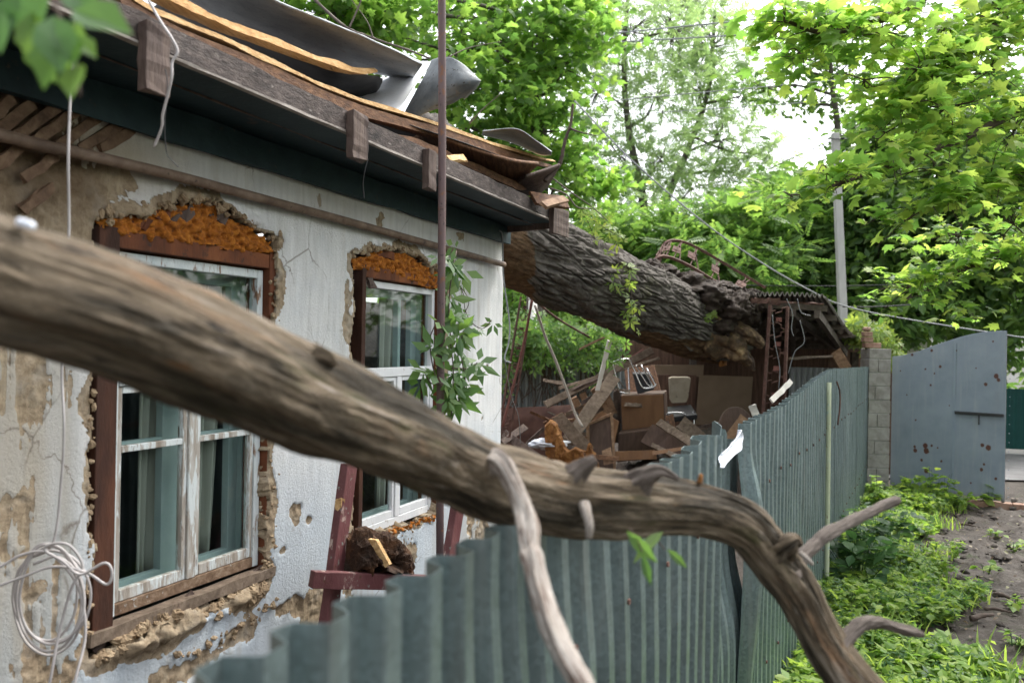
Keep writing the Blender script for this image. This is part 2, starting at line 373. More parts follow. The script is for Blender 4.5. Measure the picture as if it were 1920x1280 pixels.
M_limb = mat('dead_limb_wood', [(0.068, 0.048, 0.030), (0.150, 0.112, 0.072), (0.225, 0.175, 0.120), (0.33, 0.27, 0.20)], 15, (1.2, .50, 1.2), 'bark', bump=0.9, bscale=90, bdist=0.012, dist=.6,
             over=[((0.060, 0.060, 0.020), 7, 0.57, 0.70, (1, .6, 1)), ((0.34, 0.19, 0.09), 16, 0.64, 0.70, (1, .4, 1)), ((0.030, 0.022, 0.015), 14, 0.58, 0.65, (1, .35, 1)), ((0.36, 0.31, 0.26), 22, 0.60, 0.70, (1, .35, 1)), ((0.26, 0.15, 0.08), 5, 0.58, 0.68, (1.2, .5, 1)), ((0.022, 0.016, 0.012), 70, 0.62, 0.66, (1, .15, 1)), ((0.036, 0.028, 0.017), 4.5, 0.48, 0.58, (1.4, .45, 1)), ((0.26, 0.215, 0.165), 6, 0.60, 0.66, (1.4, .4, 1)), ((0.018, 0.013, 0.010), 26, 0.63, 0.67, (1, .3, 1))])
M_limbpale = mat('pale_stripped_twig', [(0.20, 0.165, 0.135), (0.40, 0.36, 0.32), (0.54, 0.50, 0.46)], 22, (1, .3, 1), 'bark', bump=0.8, bscale=120, bdist=.004, over=[((0.15, 0.10, 0.075), 26, 0.50, 0.60, (1, .5, 1)), ((0.06, 0.042, 0.034), 40, 0.60, 0.66, (1, .6, 1))])
M_limbgrey = mat('grey_brown_twig', [(0.055, 0.042, 0.034), (0.13, 0.105, 0.088), (0.23, 0.195, 0.17)], 30, (1, .4, 1), 'bark', bump=0.7, bscale=90, over=[((0.035, 0.025, 0.02), 14, 0.56, 0.66)])
def bark_mat():
    m, t, p = nodes('rough_trunk_bark'); v = coords(t)
    a = N(t, 'Attribute', attribute_name='bare')
    b = ramp(t, noise(t, v, 9, 8, 0.65), [(0.28, (0.045, 0.038, 0.033)), (0.5, (0.100, 0.088, 0.078)), (0.75, (0.18, 0.162, 0.144))])
    b = mixc(t, ramp(t, noise(t, v, 3, 6), [(0.60, 0.0), (0.70, 0.5)]), b, (0.075, 0.075, 0.03))
    wd = ramp(t, noise(t, coords(t, (1.5, 1.5, 5)), 7, 8, 0.6, 0.4), [(0.28, (0.045, 0.028, 0.017)), (0.5, (0.105, 0.064, 0.036)), (0.75, (0.21, 0.135, 0.078))])
    wd = mixc(t, ramp(t, noise(t, v, 6, 8, 0.7), [(0.66, 0.0), (0.72, 1.0)]), wd, (0.30, 0.12, 0.035))
    f = ramp(t, a.outputs['Fac'], [(0.4, 0.0), (0.6, 1.0)])
    t.links.new(mixc(t, f, b, wd), p.inputs['Base Color']); p.inputs['Roughness'].default_value = 0.88; p.inputs['Specular IOR Level'].default_value = 0.2
    bumpn(t, p, noise(t, v, 60, 8, 0.7), 0.7, 0.01); return m
M_bark = bark_mat()
M_soil = mat('root_ball_soil', [(0.020, 0.014, 0.011), (0.044, 0.031, 0.023), (0.08, 0.058, 0.044)], 16, bump=0.9, bscale=70, bdist=0.02, over=[((0.15, 0.12, 0.10), 70, 0.74, 0.78)])
M_rotwood = mat('rotten_orange_wood', [(0.10, 0.04, 0.015), (0.28, 0.12, 0.035), (0.45, 0.22, 0.07)], 10, (2, 2, 0.6), bump=0.9, bscale=50, bdist=0.02)
M_rootend = mat('splintered_root', [(0.045, 0.028, 0.018), (0.12, 0.078, 0.045), (0.40, 0.28, 0.15)], 9, bump=0.9, bscale=40, bdist=0.02, over=[((0.06, 0.04, 0.03), 6, 0.5, 0.62)])
M_stone = mat('pale_stone', [(0.34, 0.33, 0.31), (0.5, 0.48, 0.45)], 12, bump=0.4)
M_rust = mat('dark_rusty_steel', [(0.05, 0.025, 0.020), (0.105, 0.055, 0.043), (0.17, 0.09, 0.07)], 14, bump=0.5, bscale=70, rough=0.8, over=[((0.26, 0.20, 0.17), 18, 0.62, 0.72)])
M_rustplate = mat('red_rust_plate', [(0.14, 0.055, 0.045), (0.22, 0.095, 0.08)], 14, bump=0.4, rough=0.8)
M_slate = mat('asbestos_slate', [(0.10, 0.09, 0.08), (0.19, 0.175, 0.155), (0.28, 0.26, 0.235)], 8, bump=0.5, bscale=50, over=[((0.05, 0.055, 0.03), 7, 0.58, 0.68)])
M_shedwood = mat('dark_shed_timber', [(0.04, 0.032, 0.026), (0.085, 0.068, 0.054), (0.15, 0.12, 0.098)], 8, (2, 2, 2), bump=0.5)  # dark grey-brown tones throughout
M_shedwall = mat('brown_shed_boards', [(0.045, 0.024, 0.016), (0.095, 0.052, 0.034), (0.14, 0.08, 0.052)], 7, (5, 5, 0.4), bump=0.4)
M_greysheet = mat('weathered_grey_sheet', [(0.15, 0.165, 0.165), (0.24, 0.26, 0.26), (0.32, 0.34, 0.335)], 5, (1, 1, 0.3), bump=0.2, rough=0.5, metal=0.3, over=[((0.10, 0.06, 0.04), 11, 0.6, 0.72)])
M_rustsheet = mat('rusty_brown_sheet', [(0.055, 0.026, 0.02), (0.10, 0.05, 0.038), (0.15, 0.08, 0.06)], 5, bump=0.3, rough=0.75)
M_plank = mat('grey_brown_plank', [(0.09, 0.064, 0.046), (0.185, 0.138, 0.10), (0.29, 0.225, 0.17)], 8, (3, 3, 3), bump=0.5, bscale=40, over=[((0.08, 0.05, 0.035), 12, 0.58, 0.68)])
M_planktan = mat('tan_plank', [(0.13, 0.075, 0.042), (0.25, 0.15, 0.088), (0.36, 0.235, 0.145)], 8, (3, 3, 3), bump=0.5, bscale=40)
M_plankwhite = mat('white_painted_slat', [(0.62, 0.58, 0.52), (0.76, 0.73, 0.67)], 8, bump=0.3, over=[((0.3, 0.22, 0.15), 20, 0.63, 0.7)])
M_veneer = mat('orange_brown_veneer', [(0.13, 0.062, 0.028), (0.20, 0.10, 0.045), (0.26, 0.135, 0.062)], 5, (1, 1, 0.3), bump=0.15, rough=0.5)
M_veneerdark = mat('dark_brown_veneer', [(0.055, 0.032, 0.022), (0.09, 0.054, 0.038), (0.125, 0.078, 0.055)], 5, (4, 1, 1), bump=0.2, rough=0.55)
M_board = mat('tan_fibreboard', [(0.14, 0.098, 0.062), (0.19, 0.135, 0.088)], 4, bump=0.15)
M_chrome = mat('chrome_tube', [(0.55, 0.55, 0.55), (0.7, 0.7, 0.7)], 9, bump=0.05, rough=0.25, metal=1.0, over=[((0.12, 0.07, 0.05), 24, 0.62, 0.70)])
M_vinyl = mat('worn_beige_vinyl', [(0.28, 0.235, 0.165), (0.40, 0.345, 0.26)], 9, bump=0.3, over=[((0.15, 0.11, 0.08), 16, 0.6, 0.7)])
M_black = mat('black_vinyl', [(0.012, 0.012, 0.013), (0.03, 0.03, 0.032)], 9, bump=0.2, rough=0.45)
M_redpaint = mat('maroon_flaking_paint', [(0.085, 0.028, 0.029), (0.135, 0.050, 0.051), (0.18, 0.082, 0.078)], 6, (1, 1, 0.4), bump=0.5, bscale=50, rough=0.55, over=[((0.46, 0.36, 0.31), 13, 0.60, 0.66, (1, 1, 0.4)), ((0.22, 0.25, 0.22), 20, 0.62, 0.68), ((0.10, 0.05, 0.03), 25, 0.62, 0.68)])
M_cable = mat('grey_white_cable', [(0.36, 0.33, 0.32), (0.52, 0.49, 0.48)], 14, bump=0.1, rough=0.55)
M_cabledark = mat('dark_wire', [(0.03, 0.03, 0.032), (0.06, 0.06, 0.062)], 14, bump=0.1, rough=0.6)
M_cablegrey = mat('bare_aluminium_cable', [(0.20, 0.21, 0.22), (0.30, 0.31, 0.32)], 14, bump=0.1, rough=0.5)
M_film = mat('white_plastic_film', [(0.62, 0.66, 0.74), (0.78, 0.80, 0.86)], 6, bump=0.4, bscale=14, rough=0.4)
M_ground = mat('dark_damp_soil', [(0.028, 0.022, 0.018), (0.055, 0.044, 0.036), (0.095, 0.079, 0.066)], 2.6, bump=0.9, bscale=24, bdist=0.03,
               over=[((0.125, 0.108, 0.095), 7, 0.58, 0.70), ((0.16, 0.145, 0.125), 90, 0.68, 0.72), ((0.03, 0.04, 0.012), 3.2, 0.60, 0.68)])
M_road = mat('pale_worn_asphalt', [(0.12, 0.115, 0.115), (0.17, 0.165, 0.165), (0.21, 0.205, 0.205)], 3, bump=0.5, bscale=120)
M_concrete = mat('pale_concrete_pole', [(0.34, 0.34, 0.32), (0.46, 0.46, 0.43)], 7, (1, 1, 0.3), bump=0.3)
M_greenfence = mat('teal_green_sheet', [(0.004, 0.045, 0.040), (0.008, 0.065, 0.058)], 3, bump=0.1, rough=0.5)
M_whitehouse = mat('white_render', [(0.62, 0.60, 0.55), (0.74, 0.72, 0.68)], 4, bump=0.2)
M_trunk = mat('grey_tree_bark', [(0.045, 0.038, 0.030), (0.085, 0.074, 0.060), (0.14, 0.125, 0.105)], 9, (3, 3, 0.8), bump=0.8, bscale=30)
M_twig = mat('dark_twig_bark', [(0.05, 0.035, 0.027), (0.10, 0.072, 0.055)], 14, bump=0.5)
M_curtain = mat('grey_green_curtain', [(0.34, 0.33, 0.28), (0.48, 0.47, 0.41)], 4, (6, 6, 0.4), bump=0.2)
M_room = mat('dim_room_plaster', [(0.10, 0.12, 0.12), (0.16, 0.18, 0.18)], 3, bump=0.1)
def glass_mat():
    m, t, p = nodes('old_window_glass')
    tr = N(t, 'BsdfTransparent'); tr.inputs[0].default_value = (0.80, 0.88, 0.86, 1); gl = N(t, 'BsdfGlossy', Roughness=0.03)
    gl.inputs[0].default_value = (0.9, 0.95, 0.95, 1)
    v = coords(t); b = N(t, 'Bump', Strength=0.02, Distance=0.02); t.links.new(noise(t, v, 3, 2), b.inputs['Height']); t.links.new(b.outputs[0], gl.inputs['Normal'])
    fr = N(t, 'LayerWeight', Blend=0.5); pw = N(t, 'Math', operation='POWER'); t.links.new(fr.outputs['Facing'], pw.inputs[0]); pw.inputs[1].default_value = 4.0
    ml = N(t, 'Math', operation='MULTIPLY_ADD'); t.links.new(pw.outputs[0], ml.inputs[0]); ml.inputs[1].default_value = 0.9; ml.inputs[2].default_value = 0.055
    mx = N(t, 'MixShader'); t.links.new(ml.outputs[0], mx.inputs[0]); t.links.new(tr.outputs[0], mx.inputs[1]); t.links.new(gl.outputs[0], mx.inputs[2])
    t.links.new(mx.outputs[0], t.nodes['Material Output'].inputs['Surface']); return m
M_glass = glass_mat()
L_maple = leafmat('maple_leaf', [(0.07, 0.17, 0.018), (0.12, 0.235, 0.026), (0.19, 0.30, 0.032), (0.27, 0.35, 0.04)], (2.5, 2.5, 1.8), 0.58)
L_mapleback = leafmat('back_maple_leaf', [(0.06, 0.145, 0.022), (0.11, 0.21, 0.028), (0.18, 0.285, 0.034)], (2.5, 2.6, 1.7), 0.58)  # greens slightly darker than the right-hand maple
L_locust = leafmat('pale_compound_leaf', [(0.11, 0.19, 0.065), (0.16, 0.25, 0.085), (0.20, 0.29, 0.095)], (2.3, 2.3, 1.9), 0.58)
L_dark = leafmat('dark_green_leaf', [(0.035, 0.09, 0.018), (0.07, 0.15, 0.025), (0.13, 0.22, 0.032)], (2.2, 2.3, 1.3), 0.48)
L_mid = leafmat('mid_green_leaf', [(0.055, 0.14, 0.024), (0.095, 0.195, 0.03), (0.15, 0.25, 0.036)], (2.3, 2.3, 1.5), 0.52)
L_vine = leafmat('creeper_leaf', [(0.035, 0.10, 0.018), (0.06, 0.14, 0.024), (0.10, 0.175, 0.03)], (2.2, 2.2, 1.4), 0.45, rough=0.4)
L_vinebright = leafmat('yellow_green_creeper_leaf', [(0.09, 0.17, 0.02), (0.15, 0.24, 0.025), (0.22, 0.28, 0.03)], (2.3, 2.2, 1.4), 0.5)  # yellower, brighter greens than the other creeper leaf
L_weed = leafmat('weed_leaf', [(0.095, 0.205, 0.022), (0.165, 0.285, 0.03), (0.25, 0.345, 0.038)], (2.3, 2.2, 1.4), 0.48)
L_weeddark = leafmat('dark_weed_leaf', [(0.03, 0.095, 0.025), (0.05, 0.125, 0.035), (0.07, 0.15, 0.04)], (2.0, 2.1, 1.4), 0.4)
L_near = leafmat('waxy_near_leaf', [(0.04, 0.12, 0.03), (0.06, 0.15, 0.035), (0.10, 0.19, 0.02)], (2.2, 2.2, 1.2), 0.45, rough=0.3)
# ================================================================ the setting: ground, road
def ground():
    xs = np.concatenate([np.linspace(-150, -6, 12)[:-1], np.arange(-6, 1.5, 0.25), np.arange(1.5, 7.5, 0.045), np.linspace(7.5, 150, 16)])
    ys = np.concatenate([np.linspace(-60, 2, 8)[:-1], np.arange(2, 12, 0.045), np.linspace(12, 260, 26)])
    X, Y = np.meshgrid(xs, ys)
    near = sstep(0.9, 2.0, X)*sstep(1, 3.5, Y)*(1-sstep(6.8, 7.5, X))*(1-sstep(11, 12, Y))
    Z = near*((fbm(X*1.2, Y*1.2, 3)-0.5)*0.10 + (fbm(X*6, Y*6, 5, 4)-0.5)*0.075 + np.maximum(fbm(X*11, Y*11, 9, 3)-0.58, 0)*0.16) - 0.01
    v = np.stack([X, Y, Z], -1).reshape(-1, 3)
    struct(link_mesh('ground', v, gridfaces(len(ys), len(xs)), M_ground, smooth=True, origin=(0, 0, 0)))
ground()
b = MB(); P = [[V(x, y, 0.02) for x in np.linspace(5.2, 40, 12)] for y in np.linspace(12.6, 24, 6)]
b.grid(np.array(P)); struct(b.build('road', M_road))

# ================================================================ the house
TANP = 0.40; PHI = math.atan(TANP)
DW = V(math.sin(PHI), math.cos(PHI), 0); NO = V(math.cos(PHI), -math.sin(PHI), 0)     # along the wall (away), out of the wall
AW = 2.78*math.cos(PHI)
WP0 = CAM - NO*AW
CORNER = hit(942, 600, WP0, NO); CORNER[2] = 0
def W(x, y, o=0.0):
    """photo pixel -> (s, z) on the wall plane moved out by o; s runs from the far corner towards us."""
    p = hit(x, y, WP0+NO*o, NO); return V(np.dot(CORNER-p, DW), p[2])
def wp(s, z, o=0.0):
    s, z, o = np.broadcast_arrays(np.asarray(s, float), z, o)
    return CORNER - s[..., None]*DW + o[..., None]*NO + z[..., None]*UP
def wbox(mb, s0, s1, z0, z1, o0, o1):
    return mb.box(wp((s0+s1)/2, (z0+z1)/2, (o0+o1)/2), DW*abs(s1-s0)/2, NO*abs(o1-o0)/2, UP*abs(z1-z0)/2)
house = thing('old_house', 'old house with peeling white plaster, orange foam above its windows and a torn roof', 'house', wp(2.4, 0))

O1 = [(176, 1000), (168, 820), (172, 600), (178, 470), (183, 398), (215, 392), (262, 400), (300, 385), (335, 376), (372, 366), (405, 372), (432, 398), (470, 420), (500, 436), (528, 446),
      (522, 480), (517, 560), (512, 700), (508, 850), (506, 1000), (508, 1075), (498, 1098), (470, 1105), (440, 1120), (405, 1128), (378, 1150), (345, 1148), (300, 1150), (262, 1188), (215, 1200), (190, 1235), (166, 1240)]
O2 = [(662, 700), (664, 560), (662, 478), (690, 476), (714, 464), (740, 470), (762, 466), (790, 486), (822, 506), (842, 520), (836, 640), (832, 800), (824, 948), (818, 966), (770, 984), (720, 1000), (690, 1018), (664, 1022), (658, 860)]
O1w = np.array([W(*q) for q in O1]); O2w = np.array([W(*q) for q in O2])
print('win1', W(205, 900, -.05), W(490, 700, -.05), W(493, 504, -.05), W(350, 1112, -.05), 'win2', W(672, 760, -.05), W(812, 760, -.05), W(812, 544, -.05), W(670, 1009, -.05), W(815, 961, -.05))
ZTOP = 2.84
def build_wall():
    h = 0.009
    ss = np.concatenate([np.arange(-0.0, 4.75, h), np.linspace(4.75, 8.5, 12)]); zz = np.arange(0, ZTOP, h)
    Sg, Zg = np.meshgrid(ss, zz)
    jx = (fbm(Sg*9, Zg*9, 21, 5)-0.5)*0.085; jz = (fbm(Sg*9+40, Zg*9, 22, 5)-0.5)*0.085
    in1 = pip(Sg+jx, Zg+jz, O1w); in2 = pip(Sg+jx, Zg+jz, O2w); hole = in1 | in2
    def blob(x, y, r, a=1.0, ry=None):
        s0, z0 = W(x, y); ry = ry or r
        return a*np.exp(-(((Sg-s0)/r)**2 + ((Zg-z0)/ry)**2))
    v = np.full(Sg.shape, -0.10)
    sL = W(175, 700)[0]
    v += 0.68*sstep(sL-0.02, sL+0.25, Sg)                                         # the bare left end
    v += 0.45*sstep(sL-0.05, sL+0.1, Sg)*sstep(2.05, 2.35, Zg)
    v += ((fbm(Sg*7, Zg*0.8, 31, 4)-0.5)*0.95 + (fbm(Sg*45, Zg*1.6, 33, 3)-.5)*.85 - .06)*sstep(sL-0.1, sL+0.1, Sg)
    v += 0.27*(1-sstep(0.5, 0.95, Zg + 0.10*np.sin(Sg*2.2)))                          # flaking foot of the wall
    spot = fbm(Sg*17, Zg*17, 81, 5)
    for q in ((556, 955, .05, .75, .07), (580, 975, .03, .6), (545, 905, .02, .7, .03), (532, 1030, .05, .6, .03), (600, 375, .03, .7, .07), (712, 410, .12, .7, .08), (865, 440, .12, .75, .06),
              (925, 810, .10, .6, .08), (905, 790, .05, .7, .08), (915, 690, .04, .6, .05), (880, 930, .13, .9, .20), (905, 990, .12, .7, .12), (690, 330, .07, .6, .05), (655, 560, .07, .6, .15), (652, 620, .06, .55, .1),
              (560, 1130, .25, .6, .06), (590, 1150, .12, .6, .08), (770, 1040, .15, .5, .10), (700, 1050, .2, .6, .1), (745, 1000, .3, .6, .06), (340, 1170, .5, .65, .06), (460, 1120, .12, .8, .05), (250, 1220, .3, .7, .05),
              (380, 1240, .35, .35, .05), (440, 1190, .12, .6, .03), (210, 330, .15, .65, .1), (170, 460, .15, .9, .3)):
        v += blob(*q)*(.25+1.5*spot)
    dist = np.where(hole, 0, 99); cur = hole.copy()                                  # broken clay edge round each opening
    for k in range(1, 11):
        n_ = cur.copy(); n_[1:] |= cur[:-1]; n_[:-1] |= cur[1:]; n_[:, 1:] |= cur[:, :-1]; n_[:, :-1] |= cur[:, 1:]
        dist[n_ & ~cur] = k; cur = n_
    rimw = .8+4.5*sstep(.35, .7, fbm(Sg*6, Zg*6, 43, 4))
    v = v+1.1*(1-sstep(rimw, rimw+2.0, dist))
    v += (fbm(Sg*4, Zg*4, 41, 7, .62)-0.5)*1.35 + (vn(Sg*55, Zg*55, 44)-.5)*.10
    peel = sstep(0.38, 0.58, v)
    lump = fbm(Sg*11, Zg*11, 51, 5); rough = fbm(Sg*38, Zg*38, 52, 4)
    off = (fbm(Sg*1.3, Zg*1.3, 61, 3)-0.5)*0.018 + (fbm(Sg*5, Zg*2.5, 62, 3)-0.5)*0.006
    off = off - peel*(0.007 + (lump-0.5)*0.026 + (rough-0.5)*0.022)
    # clay ledge crumbling out under the first window, broken lip over both windows
    for x, y, r, a, ry in ((440, 1125, .10, .035, .04), (350, 1165, .22, .05, .05), (270, 1200, .2, .05, .05), (470, 1112, .08, .03, .04), (385, 378, .18, .03, .035), (470, 415, .12, .03, .03), (250, 395, .12, .03, .03), (790, 480, .10, .03, .03), (720, 462, .10, .02, .03)):
        off = off + blob(x, y, r, a, ry)*(-.35+2.3*lump+.9*(rough-.5)+.8*(fbm(Sg*22, Zg*22, 53, 4)-.5))
    off = off - 0.02*sstep(0.88, 1, peel)*sstep(2.2, 2.5, Zg)*sstep(sL, sL+.2, Sg)
    stain = np.clip(blob(640, 330, .4, .3, .2) + sstep(2.45, 2.8, Zg)*fbm(Sg*3, Zg*1, 71)*0.55 + blob(230, 300, .3, .7, .15) + (fbm(Sg*2, Zg*0.7, 72)-0.45)*0.8*(1-sstep(.5, 1.1, Zg))+0.5*blob(900, 1000, .3, .5) + sstep(sL-.05, sL+.15, Sg)*(.25+.6*fbm(Sg*14, Zg*1.2, 78)), 0, 0.85)
    blue = np.clip((1-sstep(0.75, 1.5, Zg))*0.45 + sstep(sL, sL+.1, Sg)*0.6*fbm(Sg*5, Zg*2, 75) + np.maximum(fbm(Sg*12, Zg*6, 76)-0.72, 0)*3*sstep(sL, sL+.1, Sg), 0, 0.9)
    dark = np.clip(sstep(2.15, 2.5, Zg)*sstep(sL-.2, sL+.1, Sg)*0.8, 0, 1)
    P = wp(Sg, Zg, off); a, b_ = Sg.shape
    f = gridfaces(a, b_); hf = hole.reshape(-1)
    f = f[~(hf[f].sum(1) >= 3)]
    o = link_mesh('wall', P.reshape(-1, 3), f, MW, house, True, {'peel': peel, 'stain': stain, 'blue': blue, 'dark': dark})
    md = o.modifiers.new('thickness', 'SOLIDIFY'); md.thickness = 0.07; md.offset = 1 if np.dot(np.cross(P[0, 1]-P[0, 0], P[1, 0]-P[0, 0]), NO) < 0 else -1
    return o
wall = build_wall()
# side wall, room shell behind the windows (box of five faces)
b = MB()
q = [wp(0.0, 0, -.07), wp(0.0, 0, -4.5), wp(0.0, 2.15, -4.5), wp(0.0, 2.30, -2), wp(0.0, 2.2, -.9), wp(0, 2.45, -.3), wp(0, 2.8, -.07)]
b.prism([x-DW*0.0 for x in q], -DW*0.25); b.build('side_wall', M_clay, house)
b = MB()
def quad(mb, *p): mb.add(np.array(p), [(0, 1, 2, 3)])
quad(b, wp(.3, .3, -2.2), wp(6, .3, -2.2), wp(6, 2.2, -2.2), wp(.3, 2.2, -2.2)); quad(b, wp(.3, .3, -.08), wp(6, .3, -.08), wp(6, .3, -2.2), wp(.3, .3, -2.2))
quad(b, wp(.3, 2.25, -.12), wp(6, 2.25, -.12), wp(6, 2.25, -2.2), wp(.3, 2.25, -2.2)); quad(b, wp(6, .3, -.08), wp(6, 2.25, -.08), wp(6, 2.25, -2.2), wp(6, .3, -2.2)); quad(b, wp(2.5, .3, -.3), wp(2.5, 2.25, -.3), wp(2.5, 2.25, -2.2), wp(2.5, .3, -2.2))
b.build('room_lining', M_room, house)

# ---- windows
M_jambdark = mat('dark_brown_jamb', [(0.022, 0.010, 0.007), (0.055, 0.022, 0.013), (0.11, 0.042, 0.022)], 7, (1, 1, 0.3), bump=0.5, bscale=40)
M_oldrail = mat('brown_bare_rail', [(0.10, 0.06, 0.035), (0.21, 0.135, 0.085), (0.33, 0.25, 0.18)], 14, (2, 2, 2), bump=.6, bscale=50, over=[((0.5, 0.52, 0.5), 26, 0.62, 0.68)])
def foam(parent, poly, seed, bulge, n, o0):
    """bulging sprayed foam filling the polygon (wall coordinates)."""
    r_ = np.random.default_rng(seed); poly = np.asarray(poly); lo = poly.min(0)-.02; hi = poly.max(0)+.02; h = 0.0055
    ss = np.arange(lo[0], hi[0], h); zz = np.arange(lo[1], hi[1], h); Sg, Zg = np.meshgrid(ss, zz)
    j = (fbm(Sg*25, Zg*25, seed, 3)-.5)*.03
    H = np.full(Sg.shape, -0.02); k = 0
    while k < n:
        c = lo+(hi-lo)*r_.random(2)
        if not pip(c[0], c[1], poly): continue
        rad = r_.uniform(.006, .026); z0 = r_.uniform(0, bulge); a = r_.uniform(.7, 1.5)
        d2 = ((Sg-c[0])*a)**2+((Zg-c[1])/a)**2
        H = np.maximum(H, np.where(d2 < rad*rad, z0+np.sqrt(np.maximum(rad*rad-d2, 0))*1.1, -0.02)); k += 1
    H += (fbm(Sg*38, Zg*75, seed+5, 5)-.5)*.036
    hole = ~pip(Sg+j, Zg+j, poly)
    f = gridfaces(*Sg.shape); f = f[hole.reshape(-1)[f].sum(1) < 2]
    return link_mesh('insulation_foam', wp(Sg, Zg, o0+H).reshape(-1, 3), f, M_foam, parent, True)

def window(sl, sr, zb, zt, fm, ztr, bar, inner, seed, foam_top, foam_bot, jl, ladder, wedges=()):
    w_ = MB()
    O = -0.055
    t = 0.040
    # red-brown box set into the wall opening (side boards, head beam)
    jb = MB()
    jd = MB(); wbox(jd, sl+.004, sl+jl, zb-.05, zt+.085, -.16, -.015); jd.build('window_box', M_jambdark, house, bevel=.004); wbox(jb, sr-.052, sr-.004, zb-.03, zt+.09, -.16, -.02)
    wbox(jb, sl+.003, sr-.003, zt+.010, zt+.078, -.16, -.022)
    jamb = jb.build('window_box', M_jamb, house, bevel=.004)
    wbox(w_, sl, sl-t, zb, zt, O-.05, O); wbox(w_, sr, sr+t, zb, zt, O-.05, O)
    wbox(w_, sl-t, sr+t, zt-t, zt, O-.05, O-.001); br = MB(); wbox(br, sl-t-.001, sr+t+.001, zb, zb+t*1.2, O-.05, O-.001)
    wbox(w_, sl-t, sr+t, ztr-.028, ztr+.028, O-.05, O+.004)
    sm = (sl+sr)/2
    fr = w_.build('window', fm, house, bevel=.004)
    fr['label'] = ladder
    br.build('bottom_rail', M_oldrail if seed == 1 else fm, fr, bevel=.004)
    ml = MB(); wbox(ml, sm+.026, sm-.026, zb+t*1.2+.001, ztr-.029, O-.05, O+.002); ml.build('mullion', M_weathered if seed == 1 else fm, fr, bevel=.004)
    # casement rails
    for a, c in ((sl-t-.002, sm+.028), (sm-.028, sr+t+.002)):
        cs = MB()
        wbox(cs, a, a-.024, zb+.05, ztr-.03, O-.04, O-.008); wbox(cs, c, c+.024, zb+.05, ztr-.03, O-.04, O-.008)
        wbox(cs, a-.025, c+.025, zb+.05, zb+.095, O-.04, O-.007); wbox(cs, a-.025, c+.025, ztr-.056, ztr-.031, O-.04, O-.007)
        if bar: wbox(cs, a-.025, c+.025, bar-.012, bar+.014, O-.04, O-.009)
        cs.build('casement', M_weathered if seed == 1 else fm, fr, bevel=.003)
    for za, zc_, oo in ((ztr+.02, zt-.02, O-.03), (zb+.02, ztr-.02, O-.027)):
        gp = MB(); gp.add(np.array([wp(sl-t*.6, za, oo), wp(sr+t*.6, za, oo), wp(sr+t*.6, zc_, oo), wp(sl-t*.6, zc_, oo)]), [(0, 1, 2, 3)]); gp.build('pane', M_glass, fr)
    # inner winter frame
    iv = MB(); oi = -.19
    for xa, xb in inner:
        wbox(iv, W(xa, 850, oi)[0], W(xb, 850, oi)[0], zb+.02, zt-.05, oi-.04, oi)
    for z0 in (zb+.03, ztr-.03, zt-.08): wbox(iv, sl-.02, sr+.02, z0, z0+.05, oi-.041, oi-.001)
    if bar: wbox(iv, sl-.02, sr+.02, bar-.03, bar+.01, oi-.041, oi-.002)
    iv.build('inner_frame', M_aqua, fr, bevel=.003)
    # reveals and inner sill
    rv = MB(); wbox(rv, sl+.002, sr-.002, zb+.002, zb+.03, -.24, O-.051); wbox(rv, sl-.001, sl+.012, zb+.03, zt, -.24, -.161); wbox(rv, sr+.001, sr-.012, zb+.03, zt, -.24, -.161); rv.build('inner_sill', M_aqua, fr)
    # curtains
    for s0, s1 in ((sl+.10, sm+.24), (sm+.12, sm-.10), (sm-.22, sr+.02)) if seed == 1 else ((W(706, 700, -.26)[0], W(737, 700, -.26)[0]), (W(780, 700, -.26)[0], W(806, 700, -.26)[0])):
        ns = 60; tt = np.linspace(0, 1, ns); P = []
        for z in np.linspace(zb+.02, zt-.03, 10):
            f = (z-zb)/(zt-zb); P.append(wp(s0+(s1-s0)*(tt*(0.55+.45*f)), z, -.26+.020*np.sin(tt*19+seed)+.012*np.sin(tt*11)))
        cm = MB(); cm.grid(np.array(P)); cm.build('curtain', M_curtain, fr, smooth=True, solid=.002)
    bk = MB(); wbox(bk, sl+.06, sr-.06, zt+.02, 2.62, -.20, -.165); bk.build('foam_backing', M_darkwood, house)  # added backing board, keeps sky light from leaking past the foam
    foam(house, [W(*q) for q in foam_top], seed*10, .055, 1300, -.085)
    for q in wedges:
        wb_ = MB(); wb_.beam(wp(*W(q[0], q[1]), -.035), wp(*W(q[2], q[3]), -.02), .05, .02, NO, seg=4, jit=.004, rag=.012); wb_.build('wood_wedge', M_darkwood if q[0] % 2 else M_jamb, house)
    if foam_bot: foam(house, [W(*q) for q in foam_bot], seed*10+3, .03, 260, -.04)
    return fr
a1 = W(206, 900, -.05)[0]; b1 = W(492, 700, -.05)[0]; zt1 = W(493, 507, -.05)[1]; zb1 = W(350, 1108, -.05)[1]
a2 = W(674, 760, -.05)[0]; b2 = W(813, 760, -.05)[0]; zt2 = W(812, 542, -.05)[1]; zb2 = W(740, 984, -.05)[1]
ztr1 = W(350, 706, -.05)[1]; bar1 = W(345, 828, -.05)[1]; ztr2 = W(745, 697, -.05)[1]
win1 = window(a1, b1, zb1, zt1, M_paintframe, ztr1, bar1, ((304, 340), (222, 228), (429, 470)), 1,
              [(190, 402), (230, 398), (268, 405), (300, 392), (345, 384), (380, 376), (408, 382), (430, 402), (470, 424), (505, 446), (520, 452), (514, 476), (470, 474), (400, 462), (320, 455), (250, 448), (192, 440)], None, .10,
              'weathered window with peeling pale paint and bare grey sashes', ((331, 424, 366, 392), (262, 408, 285, 424), (300, 396, 322, 404), (405, 392, 432, 414)))
